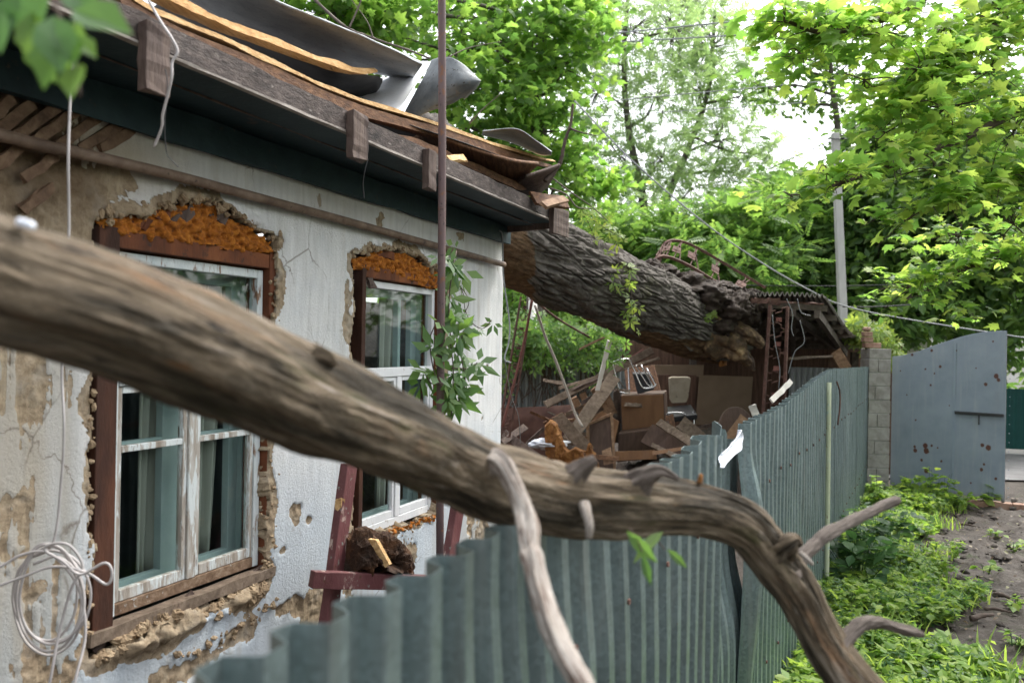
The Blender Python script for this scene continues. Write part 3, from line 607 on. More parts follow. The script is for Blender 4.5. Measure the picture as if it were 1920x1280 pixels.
win2 = window(a2, b2, zb2, zt2, M_whiteframe, ztr2, None, ((742, 747), (766, 776)), 2,
              [(666, 482), (690, 480), (716, 468), (742, 474), (762, 470), (790, 490), (824, 510), (840, 528), (830, 542), (800, 540), (770, 524), (740, 514), (700, 508), (668, 505)],
              [(690, 1008), (740, 990), (790, 972), (820, 962), (818, 975), (770, 990), (720, 1006), (692, 1020)], .045,
              'window with white painted frame and a large upper pane', ((701, 520, 704, 540), (716, 470, 742, 480)))
# crumbled clay along the broken edges
def crumbs():
    r_ = np.random.default_rng(131); b = MB()
    runs = [([(500, 1098), (440, 1122), (380, 1152), (300, 1160), (240, 1196), (180, 1240)], 120, .022, .0), ([(520, 470), (516, 700), (508, 1000), (506, 1090)], 70, .012, -.01), ([(185, 398), (262, 400), (335, 380), (372, 368), (430, 396), (520, 446)], 60, .016, .0),
            ([(664, 478), (714, 464), (762, 466), (836, 515)], 40, .014, 0), ([(176, 480), (170, 800), (168, 1200)], 50, .012, -.005), ([(690, 1022), (760, 992), (824, 966)], 34, .016, 0), ([(520, 1120), (420, 1190), (330, 1230)], 36, .012, .005)]
    for L, n, s0, o in runs:
        q = spline(np.array(L, float), n)
        for x, y in q:
            x += r_.normal(0, 5); y += r_.normal(0, 5); s, z = W(x, y); k = s0*r_.uniform(.35, 1.15)
            U, VV = np.meshgrid(np.linspace(0, 2*math.pi, 11), np.linspace(.05, math.pi-.05, 7)); d = np.stack([np.cos(U)*np.sin(VV), np.sin(U)*np.sin(VV), np.cos(VV)], -1)
            j = 1+r_.normal(0, .16, (7, 11, 1)); j[:, -1] = j[:, 0]; a = r_.uniform(.6, 1.4, 3)
            b.grid(wp(s, z, o+r_.uniform(-.01, .008))+d*k*j*a)
    b.build('clay_crumbs', M_clay, house, smooth=False)['kind'] = 'stuff'
crumbs()
# weathered sill board and exposed lath ends under the first window
b = MB(); sA = W(176, 1170); sB = W(503, 1066)
b.beam(wp(sA[0]+.02, zb1-.035, -.03), wp(b1-.06, zb1-.035, -.03), .07, .045, seg=10, jit=.002); b.build('sill_board', M_plank, house)
b = MB()
wbox(b, a1+.1, b1-.06, zb1-.32, zb1-.06, -.16, -.075); b.build('sill_backing', M_darkwood, house)
b = MB()
for x0, y0, x1, y1 in ((325, 1165, 372, 1112), (303, 1160, 318, 1146), (385, 1152, 396, 1132), (470, 1100, 500, 1065), (190, 1225, 220, 1185), (232, 1200, 262, 1160)):
    p, q = W(x0, y0), W(x1, y1); b = MB(); b.beam(wp(p[0], p[1], -.035), wp(q[0], q[1], -.03), .03, .012, NO, seg=3, jit=.002); b.build('lath', M_darkwood, house)
# diagonal laths where the plaster has gone at the near end, under the eave
M_lath = mat('brown_lath', [(0.07, 0.04, 0.025), (0.15, 0.09, 0.055), (0.24, 0.16, 0.10)], 9, (2, 2, 2), bump=.5)
for x0, y0, x1, y1 in ((-20, 255, 60, 195), (20, 262, 105, 200), (62, 268, 140, 208), (104, 275, 190, 215), (150, 282, 228, 228), (-30, 235, 20, 185), (40, 335, 105, 290), (-30, 330, 40, 270), (40, 395, 95, 350), (185, 280, 250, 240)):
    p, q = W(x0, y0), W(x1, y1); b = MB(); b.beam(wp(p[0], p[1], .004), wp(q[0], q[1], .008), .036, .012, NO, seg=4, jit=.003); b.build('lath', M_lath, house)

# ---- eave: soffit boards, frieze, fascia, hanging blocks
AF = 2.217*math.cos(PHI); OF = AW-AF             # fascia plane, distance out of the wall
def Fp(x, y, o=0.0):
    p = hit(x, y, WP0+NO*(OF+o), NO); return V(np.dot(CORNER-p, DW), p[2])
zf0, zf1 = Fp(640, 240)[1], Fp(640, 197)[1]
print('fascia z', Fp(333, 115)[1], zf0, Fp(1030, 412)[1], zf1, Fp(333, 67)[1], 'OF', OF, 'ends', Fp(1040, 405)[0], Fp(1068, 430)[0])
ZS = zf0+.012
b = MB(); nb = 2
sE = Fp(1062, 430)[0]
for k in range(nb):
    o0 = OF*k/nb+.002; o1 = OF*(k+1)/nb-.006
    P = []
    for s in np.linspace(sE+.03, 8.0, 40):
        zj = (fbm(np.array([s*1.7]), np.array([k*3.1]), 5)[0]-.5)*.03
        P.append([wp(s, ZS+zj, o0), wp(s, ZS+zj+.002*k, o1), wp(s, ZS+.02+zj, o1), wp(s, ZS+.02+zj, o0)])
    P = np.array(P); f = []
    for i in range(len(P)-1):
        for j in range(4): f.append((i*4+j, i*4+(j+1) % 4, i*4+4+(j+1) % 4, i*4+4+j))
    f += [(0, 1, 2, 3), tuple(len(P)*4-4+i for i in range(4))]
    b.add(P.reshape(-1, 3), f)
b.build('soffit', M_teal, house)
b = MB()
for k in range(nb-1):
    b.beam(wp(sE+.03, ZS-.002, OF*(k+1)/nb-.002), wp(8, ZS-.002, OF*(k+1)/nb-.002), .007, .006, seg=30, jit=.001)
b.build('soffit_batten', M_darkwood, house)
zfr = W(942, 458)[1]
b = MB(); b.beam(wp(-.05, (zfr+ZS)/2, .030), wp(8, (zfr+ZS)/2, .030), .022, ZS-zfr-.01, seg=40, jit=.003); b.build('frieze_board', M_teal, house)
b = MB(); b.beam(wp(sE, (zf0+zf1)/2-.006, OF-.011), wp(8, (zf0+zf1)/2-.006, OF-.011), .022, zf1-zf0-.012, seg=70, jit=.0022); b.build('fascia_board', M_fascia, house)
b = MB(); b.beam(wp(sE+.01, zf0-.006, OF-.012), wp(8, zf0-.006, OF-.012), .026, .010, seg=60, jit=.0010); b.build('fascia_batten', M_fasciaedge, house)
for x0, x1, y0, y1 in ((274, 326, 48, 176), (661, 696, 212, 300), (802, 823, 281, 356), (1036, 1071, 391, 441)):
    p = Fp((x0+x1)/2, y0, .04); q = Fp((x0+x1)/2, y1, .04); l = Fp(x0, y0, .04)[0]; r_ = Fp(x1-6, y0, .04)[0]
    b = MB(); b.beam(wp(p[0], q[1], OF+.021), wp(p[0]+.004, p[1], OF+.021), abs(l-r_), .038, NO, seg=7, jit=.0015, rag=.006)
    b.build('eave_block', M_darkwood, house, bevel=.003)
# end boards of the eave
b = MB(); b.beam(wp(sE+.012, (zf0+zf1)/2-.02, OF-.03), wp(.02, ZS-.0, .02), .03, .10, seg=6, jit=.003); b.build('eave_end_board', M_darkwood, house)
# collapsed boarding inside the roof
b = MB()
for k in range(9):
    o0 = OF-.03-.42*k
    b.beam(wp(.2+.1*random.random(), ZS+.07+.012*k, o0-.2), wp(8, ZS+.06+.012*k, o0-.2), .38, .022, seg=14, jit=.006)
b.build('roof_deck', M_roofdark, house)
# gas pipe along the wall
b = MB(); pts = [wp(8.0, W(0, 253, .05)[1]+.02, .05), wp(6.0, W(0, 253, .05)[1]+.01, .05)]
for x, y in ((0, 253), (130, 283), (330, 330), (500, 375), (640, 412), (800, 456), (945, 496)):
    s, z = W(x, y, .05); pts.append(wp(s, z, .05))
b.tube(pts, .0215, 14, 60); b.build('wall_pipe', M_pipe, house, smooth=True)
# dangling thin stains / wires at the wall
# ================================================================ corrugated fence, pillar, gate
TF = 0.483; DF = nz(V(TF, 1, 0)); NF = nz(V(1, -TF, 0))     # along the fence, towards the path
FP0 = V(-0.747, 0, 0)
def fpt(u, z, o=0.0):
    u, z, o = np.broadcast_arrays(np.asarray(u, float), z, o)
    return FP0 + u[..., None]*DF + o[..., None]*NF + z[..., None]*UP
def Fu(x, y, o=0.0):
    p = hit(x, y, FP0+NF*o, NF); return V(np.dot(p-FP0, DF), p[2])
topA = np.array([Fu(*q) for q in ((383, 1271), (530, 1190), (630, 1147), (753, 1087), (837, 1044), (907, 1017), (967, 987), (1280, 850), (1313, 815), (1343, 815))])
topB = np.array([Fu(*q) for q in ((1398, 794), (1462, 760), (1520, 714), (1557, 692), (1630, 687))])
print('fence tops', np.round(topA, 2).tolist(), np.round(topB, 2).tolist())
UA, UB, UE = topA[-1][0], topB[0][0], topB[-1][0]
PITCHF = 0.118
def corr(u):
    t = (u/PITCHF) % 1.0
    return 0.021*np.interp(t, [0, .30, .46, .80, .96, 1.0], [1, 1, -1, -1, 1, 1])
fence = thing('metal_fence', 'grey-green corrugated steel fence with a jagged top running from the foreground to the block pillar', 'fence', fpt(3, 0))
def panel(u0, u1, ztop, dent=None, o=0.0, lean=0.0, ztear=None, zbot=0.03):
    n = int((u1-u0)/PITCHF*24)+2; u = np.linspace(u0, u1, n); rows = 26
    P = []
    zt = ztop(u)+(fbm(u*9, u*0+u0, 5)-.5)*.012
    for k in range(rows):
        f = k/(rows-1); z = zbot+(zt-zbot)*f
        off = corr(u)+o+lean*f + (fbm(u*2.2, z*2.2, 8, 3)-.5)*.018
        if dent: off = off+dent(u, z)
        P.append(fpt(u, z, off))
    P = np.array(P); ob = link_mesh('fence_panel', P.reshape(-1, 3), gridfaces(rows, n), M_fence, fence, False)
    md = ob.modifiers.new('thickness', 'SOLIDIFY'); md.thickness = .0016; md.offset = 0
    return ob
fA = lambda u: np.interp(u, topA[:, 0], topA[:, 1]); fB = lambda u: np.interp(u, topB[:, 0], topB[:, 1])
edges = [-.35, .75, 1.62, 2.45, UA]
hitu = Fu(1080, 985)[0]
for k in range(len(edges)-1):
    panel(edges[k]-.03, edges[k+1], fA, (lambda u, z: -.035*np.exp(-((u-2.0)/.5)**2)*sstep(1.0, 1.5, z)), o=.0035*(k % 2), zbot=.02)
# the bent, lower strip in the tear
panel(UA-.10, UB+.18, lambda u: np.interp(u, [UA, UA+.45*(UB-UA), UA+.7*(UB-UA), UB], [1.38, 1.42, 1.60, 1.50]), (lambda u, z: -.045*sstep(.6, 1.3, z)-.03*np.exp(-((z-1.0)/.18)**2)), o=-.035)
# dented sheet just past the tear (a light crease runs down it)
kb = np.linspace(UB, UE, 8)
for k in range(7):
    dn = (lambda u, z: .05*np.exp(-((u-UB-.06)/.10)**2)*sstep(.2, 1.0, z)*(1-sstep(1.2, 1.5, z))) if k == 0 else None
    panel(kb[k]-.03, kb[k+1], fB, dn, o=.0035*(k % 2))
pu = Fu(1556, 712, .05); pb = Fu(1556, 990, .05)
b = MB(); b.tube([fpt(pu[0], -.05, .052), fpt(pu[0], pu[1]-.02, .045)], .017, 12, 10); b.build('fence_post', M_post, fence, smooth=True)
for u in (2.6, 5.4):
    b = MB(); b.tube([fpt(u, -.05, -.055), fpt(u, 1.45, -.055)], .025, 10); b.build('fence_post', M_rust, fence, smooth=True)
b = MB(); b.beam(fpt(-.3, 1.25, -.045), fpt(UA-.1, 1.25, -.045), .03, .03); b.build('fence_rail', M_rust, fence); b = MB(); b.beam(fpt(UB+.3, 1.25, -.045), fpt(UE-.05, 1.25, -.045), .03, .03); b.build('fence_rail', M_rust, fence)
b = MB(); c = Fu(1563, 715, .06)
b.tube([fpt(c[0]-.02, c[1]+.0, .085), fpt(c[0]+.06, c[1]-.08, .10), fpt(c[0]+.09, c[1]-.2, .10), fpt(c[0]+.05, c[1]-.33, .09)], .006, 6, 14); b.build('wire_tie', M_rust, fence, smooth=True)
b = MB()
for zz in (1.28, .42):
    for u in np.arange(.2, 12.9, PITCHF*3):
        if UA-.1 < u < UB: continue
        c = fpt(u+.02, zz+random.uniform(-.015, .015), .026); b.prism([c+(DF*math.cos(a)+UP*math.sin(a))*.008 for a in np.arange(8)*math.pi/4], NF*.006)
b.build('fence_screws', M_rust, fence)['kind'] = 'stuff'
# torn white film caught in the tear
def film():
    na, nb_ = 34, 16; top = Fu(1388, 800, .05); P = []
    L = [(1386, 806), (1376, 822), (1364, 838), (1356, 852), (1351, 866), (1350, 877)]; Rr = [(1389, 806), (1391, 824), (1387, 842), (1378, 852), (1368, 864), (1356, 874)]
    Ls = spline([hit(x, y, FP0+NF*.03, NF) for x, y in L], na); Rs = spline([hit(x, y, FP0+NF*.04, NF) for x, y in Rr], na)
    for k in range(na):
        t = np.linspace(0, 1, nb_)[:, None]; row = Ls[k]*(1-t)+Rs[k]*t
        row = row+NF*(.008*np.sin(t*6+k*.2)+.004*np.sin(t*13+k*.5)); P.append(row)
    b = MB(); b.grid(np.array(P)); o = b.build('plastic_film', M_film, None, smooth=True, solid=.0015)
    tag(o, 'torn white plastic film caught in the gap of the metal fence', 'plastic film')
film()
# pillar of concrete blocks
pl0 = gnd(1648, 935); PY = 11.15
def gp(x, y): return at(x, y, PY)
pc = gp(1650, 700); pw = (gp(1672, 800)-gp(1630, 800))[0]; ptop = gp(1650, 653)[2]
pillar = thing('block_pillar', 'square pillar of grey concrete blocks between the metal fence and the gate', 'pillar', (pc[0], PY+pw/2, 0))
hb = .178; z = 0.0; k = 0
while z < ptop-.05:
    h_ = min(hb, ptop-z)
    b = MB(); x0, x1 = pc[0]-pw/2, pc[0]+pw/2; j = random.uniform(-.006, .006)
    cuts = [x0, x1] if k % 2 == 0 else [x0, x0+pw*(.42 if k % 4 == 1 else .3), x1]
    for i in range(len(cuts)-1):
        b.box(((cuts[i]+cuts[i+1])/2+j, PY+pw/2+j, z+h_/2), ((cuts[i+1]-cuts[i])/2-.004, 0, 0), (0, pw/2, 0), (0, 0, h_/2-.005))
    b.build('block_course', M_block, pillar, bevel=.006)
    z += h_; k += 1
b = MB(); b.box((pc[0], PY+pw/2, ptop/2-.01), (pw/2-.012, 0, 0), (0, pw/2-.012, 0), (0, 0, ptop/2-.012)); b.build('mortar', M_concrete, pillar)
zt = ptop; bl = ['dark brick lying flat on the block pillar under the small brick stack', 'lower pale brick stacked on the pillar top', 'upper pale brick stacked on the pillar top', 'rounded stone-like brick crowning the stack on the pillar']
for k, (x0, x1, h_) in enumerate(((1626, 1657, .075), (1624, 1642, .075), (1624, 1641, .07), (1625, 1639, .06))):
    a_, c_ = gp(x0, 640), gp(x1, 640)
    b = MB(); b.box(((a_[0]+c_[0])/2, PY+.12, zt+h_/2+.001), ((c_[0]-a_[0])/2, 0.004*k, 0), (0, .055, 0), (0, 0, h_/2-.003))
    tag(b.build('brick', M_brick, None, bevel=.022 if k == 3 else .008), bl[k], 'brick', 'bricks on the pillar'); zt += h_
# gate
GL = at(1676, 800, 11.25); GR = at(1886, 800, 10.35); GD = nz(V(GR[0]-GL[0], GR[1]-GL[1], 0)); GN = nz(V(GD[1], -GD[0], 0)); GP0 = V(GL[0], GL[1], 0)
def Gp(x, y, o=0): p = hit(x, y, GP0+GN*o, GN); return V(np.dot(p-GP0, GD), p[2])
def gpt(u, z, o=0): return GP0+GD*u+GN*o+UP*z
gate = thing('metal_gate', 'blue-grey sheet metal gate leaf with a wavy top, rust spots and a long bolt', 'gate', gpt(.7, 0))
tops = [Gp(x, y) for x, y in ((1673, 668), (1690, 666), (1720, 659), (1750, 648), (1780, 638), (1810, 629), (1840, 623), (1870, 620), (1888, 620))]
ub = tops[-1][0]; sp = spline(tops, 190); nzr = 240; P = []; ZZ = []
for k in range(nzr):
    f = k/(nzr-1); P.append([gpt(u, .09+(z-.09)*f, (fbm(np.array([u*1.4]), np.array([f*2.]), 4)[0]-.5)*.02) for u, z in sp])
P = np.array(P); UU = (P-GP0)@GD; ZZ = P[..., 2]; rust = np.zeros(UU.shape)
for x, y, r_ in ((1747, 657, 1.2), (1710, 665, 1.2), (1793, 657, .8), (1862, 640, .8), (1735, 692, .8), (1763, 687, 1.2), (1752, 700, .7), (1868, 705, 1.9), (1872, 712, 1.5), (1848, 720, 1.5), (1688, 695, .6), (1745, 722, .9), (1715, 837, 1.2), (1716, 844, 1.8), (1735, 835, 2.2), (1737, 845, 2.4), (1747, 835, 1.1), (1758, 839, .8),
                 (1842, 834, 1.6), (1853, 839, 2.2), (1717, 787, .8), (1737, 882, 2.2), (1728, 862, 1.2), (1765, 864, 1.0), (1840, 880, 1.4), (1845, 870, 1.0), (1867, 897, 1.2), (1788, 874, .7), (1820, 905, .8), (1700, 905, 1.0), (1780, 760, .6), (1830, 690, .6), (1700, 740, .6)):
    p = Gp(x, y); rust = np.maximum(rust, 1.0*np.exp(-(((UU-p[0])**2+((ZZ-p[1])*.85)**2)/(2*(.0105*r_)**2))))
rust = np.maximum(rust, .42*(1-sstep(.10, .22, ZZ)))
link_mesh('gate_sheet', P.reshape(-1, 3), gridfaces(*UU.shape), M_gatesheet, gate, True, {'rust': rust}).modifiers.new('thickness', 'SOLIDIFY').thickness = .004
b = MB(); sx = Gp(1790, 700)[0]
b.beam(gpt(sx, .1, .006), gpt(sx, Gp(1790, 640)[1]-.02, .006), .03, .004, GN)
for zz in np.arange(.15, 2.0, .11): b.box(gpt(sx, zz, .009), GD*.006, GN*.003, UP*.006); b.box(gpt(sx+.62, zz, .005), GD*.005, GN*.003, UP*.005)
b.build('gate_seam', M_gate, gate)
b = MB(); p, q = Gp(1792, 773), Gp(1884, 779)
b.beam(gpt(p[0], p[1], .035), gpt(q[0], q[1], .035), .03, .035, UP); b.beam(gpt(p[0], p[1]+.012, .05), gpt(q[0], q[1]+.012, .05), .014, .02, UP)
b.box(gpt((p[0]+q[0])/2, p[1]-.06, .035), GD*.008, GN*.008, UP*.07); b.build('gate_bolt', mat('dark_bolt_steel', [(0.03, .03, .032), (.075, .075, .08)], 8), gate, bevel=.003)
b = MB(); b.beam(gpt(-.01, .06, -.03), gpt(-.01, tops[0][1]-.05, -.03), .04, .04, GN); b.beam(gpt(ub-.02, .06, -.03), gpt(ub-.02, tops[-1][1]-.05, -.03), .03, .03, GN); b.build('gate_frame', M_cabledark, gate)
# brick threshold under the gateway
b = MB(); e0 = gnd(1690, 937); e1 = gnd(1990, 962)
dv = nz(e1-e0); L = np.linalg.norm(e1-e0); k = 0; u = 0
while u < L:
    b.box(e0+dv*(u+.12)+UP*.03, dv*.118, np.cross(UP, dv)*.06, UP*.045); u += .245
struct(b.build('kerb', M_brick, None, bevel=.008))
# teal sheet fence across the road
b = MB(); f0 = at(1878, 740, 16.0); f1 = at(2200, 740, 15.0); n = 160; d = f1-f0; P = []
for z in (0.1, f0[2]+.12):
    P.append([V(f0[0]+d[0]*t, f0[1]+d[1]*t+.015*math.sin(t*n*.9), z) for t in np.linspace(-.3, 1, n)])
b.grid(np.array(P)); gf = b.build('sheet_fence', M_greenfence, None, solid=.003); tag(gf, 'dark teal profiled sheet fence across the road behind the gate edge', 'fence')
# ================================================================ the fallen trunk with its root ball
TR = [(485, 215, 6.0, .36), (640, 292, 6.45, .39), (775, 360, 7.0, .41), (985, 470, 8.0, .405), (1150, 543, 9.0, .40), (1250, 590, 9.6, .40), (1305, 618, 10.0, .37), (1355, 638, 10.3, .30), (1392, 648, 10.5, .16)]
path = [np.append(at(x, y, Y), r) for x, y, Y, r in TR]
trunkt = thing('fallen_tree', 'massive fallen tree trunk with deeply ridged bark lying across the shed and the house corner', 'fallen tree', V(path[6][0], path[6][1], 0))
def trunk_disp(TH, L, RR):
    A = TH*0.40
    # braided ridges: stretched ridged noise, made periodic by mirroring the angle
    a = np.minimum(TH, 2*math.pi-TH)*0.40
    wv = (fbm(a*3, L*3, 101, 3)-.5)*.35
    sk = L*.22
    n1 = fbm((a+sk+wv*.12)*11, L*1.15+wv, 102, 2); g1 = sstep(.0, .34, np.abs(2*n1-1)*1.6)
    n2 = fbm((a-sk*.4-wv*.12)*15+9, L*1.4-wv, 103, 2); g2 = sstep(.0, .30, np.abs(2*n2-1)*1.6)
    n3 = fbm(a*12+4, L*9, 107, 2); g3 = .6+.4*sstep(.0, .16, np.abs(2*n3-1))
    rid = np.minimum(np.minimum(g1, g2), g3)
    return (rid-.6)*.040 + (fbm(a*4, L*2.2, 104, 3)-.5)*.06 + (fbm(a*34, L*18, 105, 4)-.5)*.022
def build_trunk():
    v, f, dirn, h, TH, LL = bark_tube(path, 760, 380, trunk_disp)
    nl, nr = TH.shape; P = v[:nl*nr].reshape(nl, nr, 3)
    c = spline(path, nl)
    # bare wood: the decayed underside and the stripped patch at the house corner
    down = -dirn[..., 2]; X = P[..., 0]
    nn = fbm(TH*2.2, LL*1.6, 121, 5)
    zs = sstep(.55, .78, down*.55 + (nn-.5)*.9 + .30*sstep(.5, 2.2, X)*sstep(-.4, .5, down+.1) )
    xs = sstep(.20, .08, X+.45*(nn-.5) - .05)*0 + (1-sstep(.10, .20, X+(nn-.5)*.25))*sstep(-.55, -.1, -dirn[..., 2]*0+down+.4)
    bare = np.clip(np.maximum(zs, xs), 0, 1)
    smooth_h = (fbm(TH*3, LL*4, 122, 4)-.5)*.035 + (fbm(TH*14, LL*3, 123, 3)-.5)*.014 - .02
    h2 = h*(1-bare)+smooth_h*bare
    P2 = P+dirn*(h2-h)[..., None]
    v[:nl*nr] = P2.reshape(-1, 3)
    bb = np.concatenate([bare.reshape(-1), [0, 0]])
    return link_mesh('trunk', v, f, M_bark, trunkt, True, {'bare': bb})
build_trunk()
def lump_tube(name, pts, m, parent, nl, nr, amp, fr, seed, smooth=True, ridged=False, axial=3.0):
    def dsp(TH, L, RR):
        a = np.minimum(TH, 2*math.pi-TH)
        n = fbm(a*fr*.5, L*fr*axial, seed, 5)
        if ridged: n = 1-np.abs(2*n-1)*1.6
        return (n-.5)*amp*RR*2
    v, f, *_ = bark_tube(pts, nl, nr, dsp); return link_mesh(name, v, f, m, parent, smooth, {'bark': BARKUV['v']})
def pp(L): return [np.append(at(x, y, Y), r) for x, y, Y, r in L]
for k, (pts, m) in enumerate((
        ([(1325, 582, 9.75, .05), (1348, 600, 9.72, .085), (1385, 621, 9.72, .085), (1415, 638, 9.75, .065), (1430, 650, 9.75, .04)], M_rootend),
        ([(1320, 625, 9.9, .24), (1365, 645, 9.8, .16), (1394, 664, 9.75, .09), (1406, 680, 9.75, .05), (1414, 695, 9.75, .012)], M_rootend),
        ([(1340, 610, 10.0, .22), (1388, 598, 9.85, .15), (1412, 572, 9.8, .10), (1424, 546, 9.8, .06)], M_soil),
        ([(1340, 650, 10.1, .10), (1352, 668, 10.1, .05), (1356, 686, 10.1, .035)], M_rotwood),
        ([(1345, 560, 9.95, .06), (1352, 585, 9.92, .05), (1360, 602, 9.9, .03)], M_rootend),
        ([(1380, 600, 10.25, .10), (1412, 606, 10.2, .05), (1424, 612, 10.2, .02)], M_soil))):
    lump_tube('root', pp(pts), m, trunkt, 60, 40, .42, 2.2, 300+k, True, True, 2.5)
# soil clinging to the root plate
def soil():
    b = MB(); n = 0
    for k, (x, y, Y, rx, ry, rz) in enumerate(((1275, 540, 9.80, .28, .38, .17), (1322, 562, 9.85, .32, .42, .20), (1368, 582, 9.9, .28, .42, .20), (1396, 574, 9.95, .17, .35, .20), (1240, 517, 9.75, .19, .32, .12), (1352, 612, 10.0, .3, .4, .2), (1222, 502, 9.8, .10, .2, .09), (1330, 545, 10.3, .35, .4, .12))):
        c = at(x, y, Y); nu, nv = 72, 40; u = np.linspace(0, 2*math.pi, nu); v_ = np.linspace(.02, math.pi-.02, nv); U, VV = np.meshgrid(u, v_)
        d = np.stack([np.cos(U)*np.sin(VV), np.sin(U)*np.sin(VV), np.cos(VV)], -1)
        a = np.minimum(U, 2*math.pi-U)
        r_ = 1+(fbm(a*1.7+k*7, VV*2.2, 401, 5)-.5)*.75+(fbm(a*8+k*7, VV*9, 402, 4)-.5)*.3
        P = c+d*V(rx, ry, rz)*r_[..., None]; b.grid(P)
    b.build('root_soil', M_soil, trunkt, smooth=True)
    for k in range(4):
        pass
soil()
def pebble(x, y, Y, r_, label):
    b = MB(); c = at(x, y, Y); nu, nv = 16, 9; U, VV = np.meshgrid(np.linspace(0, 2*math.pi, nu), np.linspace(.01, math.pi-.01, nv))
    d = np.stack([np.cos(U)*np.sin(VV), np.sin(U)*np.sin(VV), np.cos(VV)], -1); b.grid(c+d*V(r_, r_*.8, r_*.75)*(1+(fbm(np.minimum(U, 6.283-U)*1.5, VV*2, int(x), 2)-.5)*.4)[..., None])
    tag(b.build('stone', M_stone, None, smooth=True), label, 'stone', 'stones in the root ball')
pebble(1346, 545, 9.85, .038, 'pale rounded stone stuck in the root ball soil beside the rusty arch')
pebble(1363, 549, 9.9, .025, 'small flat pale stone on the root ball soil, right of the larger stone')
# upper fork of the fallen tree seen through the torn roof
lump_tube('branch', pp([(700, 330, 6.4, .2), (770, 280, 6.1, .17), (800, 256, 5.9, .15), (850, 285, 5.6, .10)]), M_bark, trunkt, 120, 70, .16, 5, 340, True, True, 4)

# ================================================================ the dead limb in the foreground
LB = [(-420, 330, .90, .070), (-200, 440, .94, .071), (0, 522, 1.0, .0725), (200, 585, 1.06, .072), (400, 668, 1.16, .0735), (600, 758, 1.30, .0715), (740, 810, 1.42, .0695), (840, 862, 1.53, .066), (930, 905, 1.60, .066), (1040, 931, 1.68, .067), (1130, 942, 1.72, .066), (1210, 945, 1.75, .063),
      (1320, 955, 1.80, .054), (1395, 985, 1.82, .050), (1443, 1037, 1.83, .0485), (1494, 1108, 1.83, .0435), (1538, 1190, 1.82, .0405), (1595, 1280, 1.80, .046), (1690, 1400, 1.80, .050), (1800, 1600, 1.82, .055), (1850, 2000, 1.84, .05), (1860, 2330, 1.85, .04)]
lp = [V(-2.15, .60, 2.66, .060), V(-1.5, .76, 2.36, .067)]+pp(LB); lp[-1][2] = .0
limb = thing('dead_limb', 'thick grey-brown dead tree limb with bent end lying over the fence in the foreground', 'tree limb', V(lp[-1][0], lp[-1][1], 0))
def limb_disp(TH, L, RR):
    a = np.minimum(TH, 2*math.pi-TH)
    st = fbm(a*4.5, L*3.0+.4*a, 201, 4); fib = fbm(a*16, L*5, 202, 4); kn = fbm(a*1.3, L*4.2, 203, 3)
    fl = sstep(.52, .60, fbm(a*2.4+3, L*4.0, 204, 4))
    return (st-.5)*.009 + (fib-.5)*.004 + (kn-.5)*.024 + fl*.0045 + (fbm(a*22, L*20, 206, 3)-.5)*.004
v, f, *_ = bark_tube(lp, 900, 150, limb_disp); link_mesh('bark', v, f, M_limb, limb, True, {'bark': BARKUV['v']})
lump_tube('side_branch', pp([(915, 880, 1.56, .030), (938, 868, 1.51, .020), (962, 905, 1.48, .0160), (984, 960, 1.44, .0175), (990, 985, 1.42, .0185), (994, 1035, 1.38, .0155), (1000, 1050, 1.36, .0170), (1016, 1120, 1.31, .0160), (1045, 1200, 1.25, .0160), (1090, 1282, 1.19, .0165), (1150, 1380, 1.14, .015), (1190, 1460, 1.12, .01)]), M_limbpale, limb, 240, 36, .42, 5, 220)
lump_tube('side_branch', pp([(1092, 938, 1.66, .014), (1098, 955, 1.62, .010), (1105, 985, 1.60, .008), (1104, 1008, 1.6, .006)]), M_limbpale, limb, 24, 12, .25, 3, 221)
lump_tube('side_branch', pp([(1478, 1080, 1.82, .036), (1500, 1048, 1.84, .018), (1530, 1020, 1.88, .0145), (1548, 1002, 1.90, .0150), (1600, 975, 1.97, .0125), (1650, 951, 2.03, .0120), (1682, 937, 2.06, .0110)]), M_limbgrey, limb, 140, 30, .4, 6, 222)
lump_tube('side_branch', pp([(1552, 1235, 1.80, .030), (1584, 1196, 1.82, .0165), (1612, 1172, 1.84, .0135), (1630, 1166, 1.86, .0145), (1652, 1166, 1.88, .0115), (1680, 1175, 1.90, .0110), (1712, 1184, 1.92, .0100), (1732, 1190, 1.94, .004)]), M_limbgrey, limb, 140, 30, .5, 6, 223)
lump_tube('side_branch', pp([(1500, 1036, 1.79, .006), (1512, 1046, 1.78, .0055), (1524, 1058, 1.78, .004)]), M_limbpale, limb, 12, 8, .2, 3, 224)
lump_tube('knot', pp([(1462, 1034, 1.80, .022), (1478, 1018, 1.78, .017), (1492, 1012, 1.78, .011), (1502, 1022, 1.78, .006)]), M_limb, limb, 50, 40, 1.1, 7, 225)
lump_tube('knot', pp([(1185, 915, 1.72, .030), (1215, 890, 1.70, .019), (1240, 882, 1.69, .011), (1272, 898, 1.69, .004)]), M_limbgrey, limb, 60, 36, .7, 4, 226)
lump_tube('knot', pp([(1072, 900, 1.66, .028), (1088, 882, 1.65, .018), (1106, 868, 1.64, .011), (1118, 861, 1.64, .008)]), M_limbgrey, limb, 50, 36, .5, 6, 227)
lump_tube('knot', pp([(1312, 905, 1.78, .006), (1314, 893, 1.78, .005), (1316, 888, 1.78, .003)]), M_rotwood, limb, 10, 10, .3, 3, 228)
lump_tube('knot', pp([(565, 700, 1.25, .03), (590, 672, 1.24, .016), (612, 672, 1.24, .009), (626, 686, 1.25, .004)]), M_limb, limb, 50, 36, .8, 6, 229)
# pale fungus/chip on the limb's near end
b = MB(); c = at(48, 420, .965); b.box(c, (.010, 0, -.003), (0, .006, 0), (.001, 0, .005)); o = b.build('bark_chip', M_film, limb, bevel=.004, smooth=True)
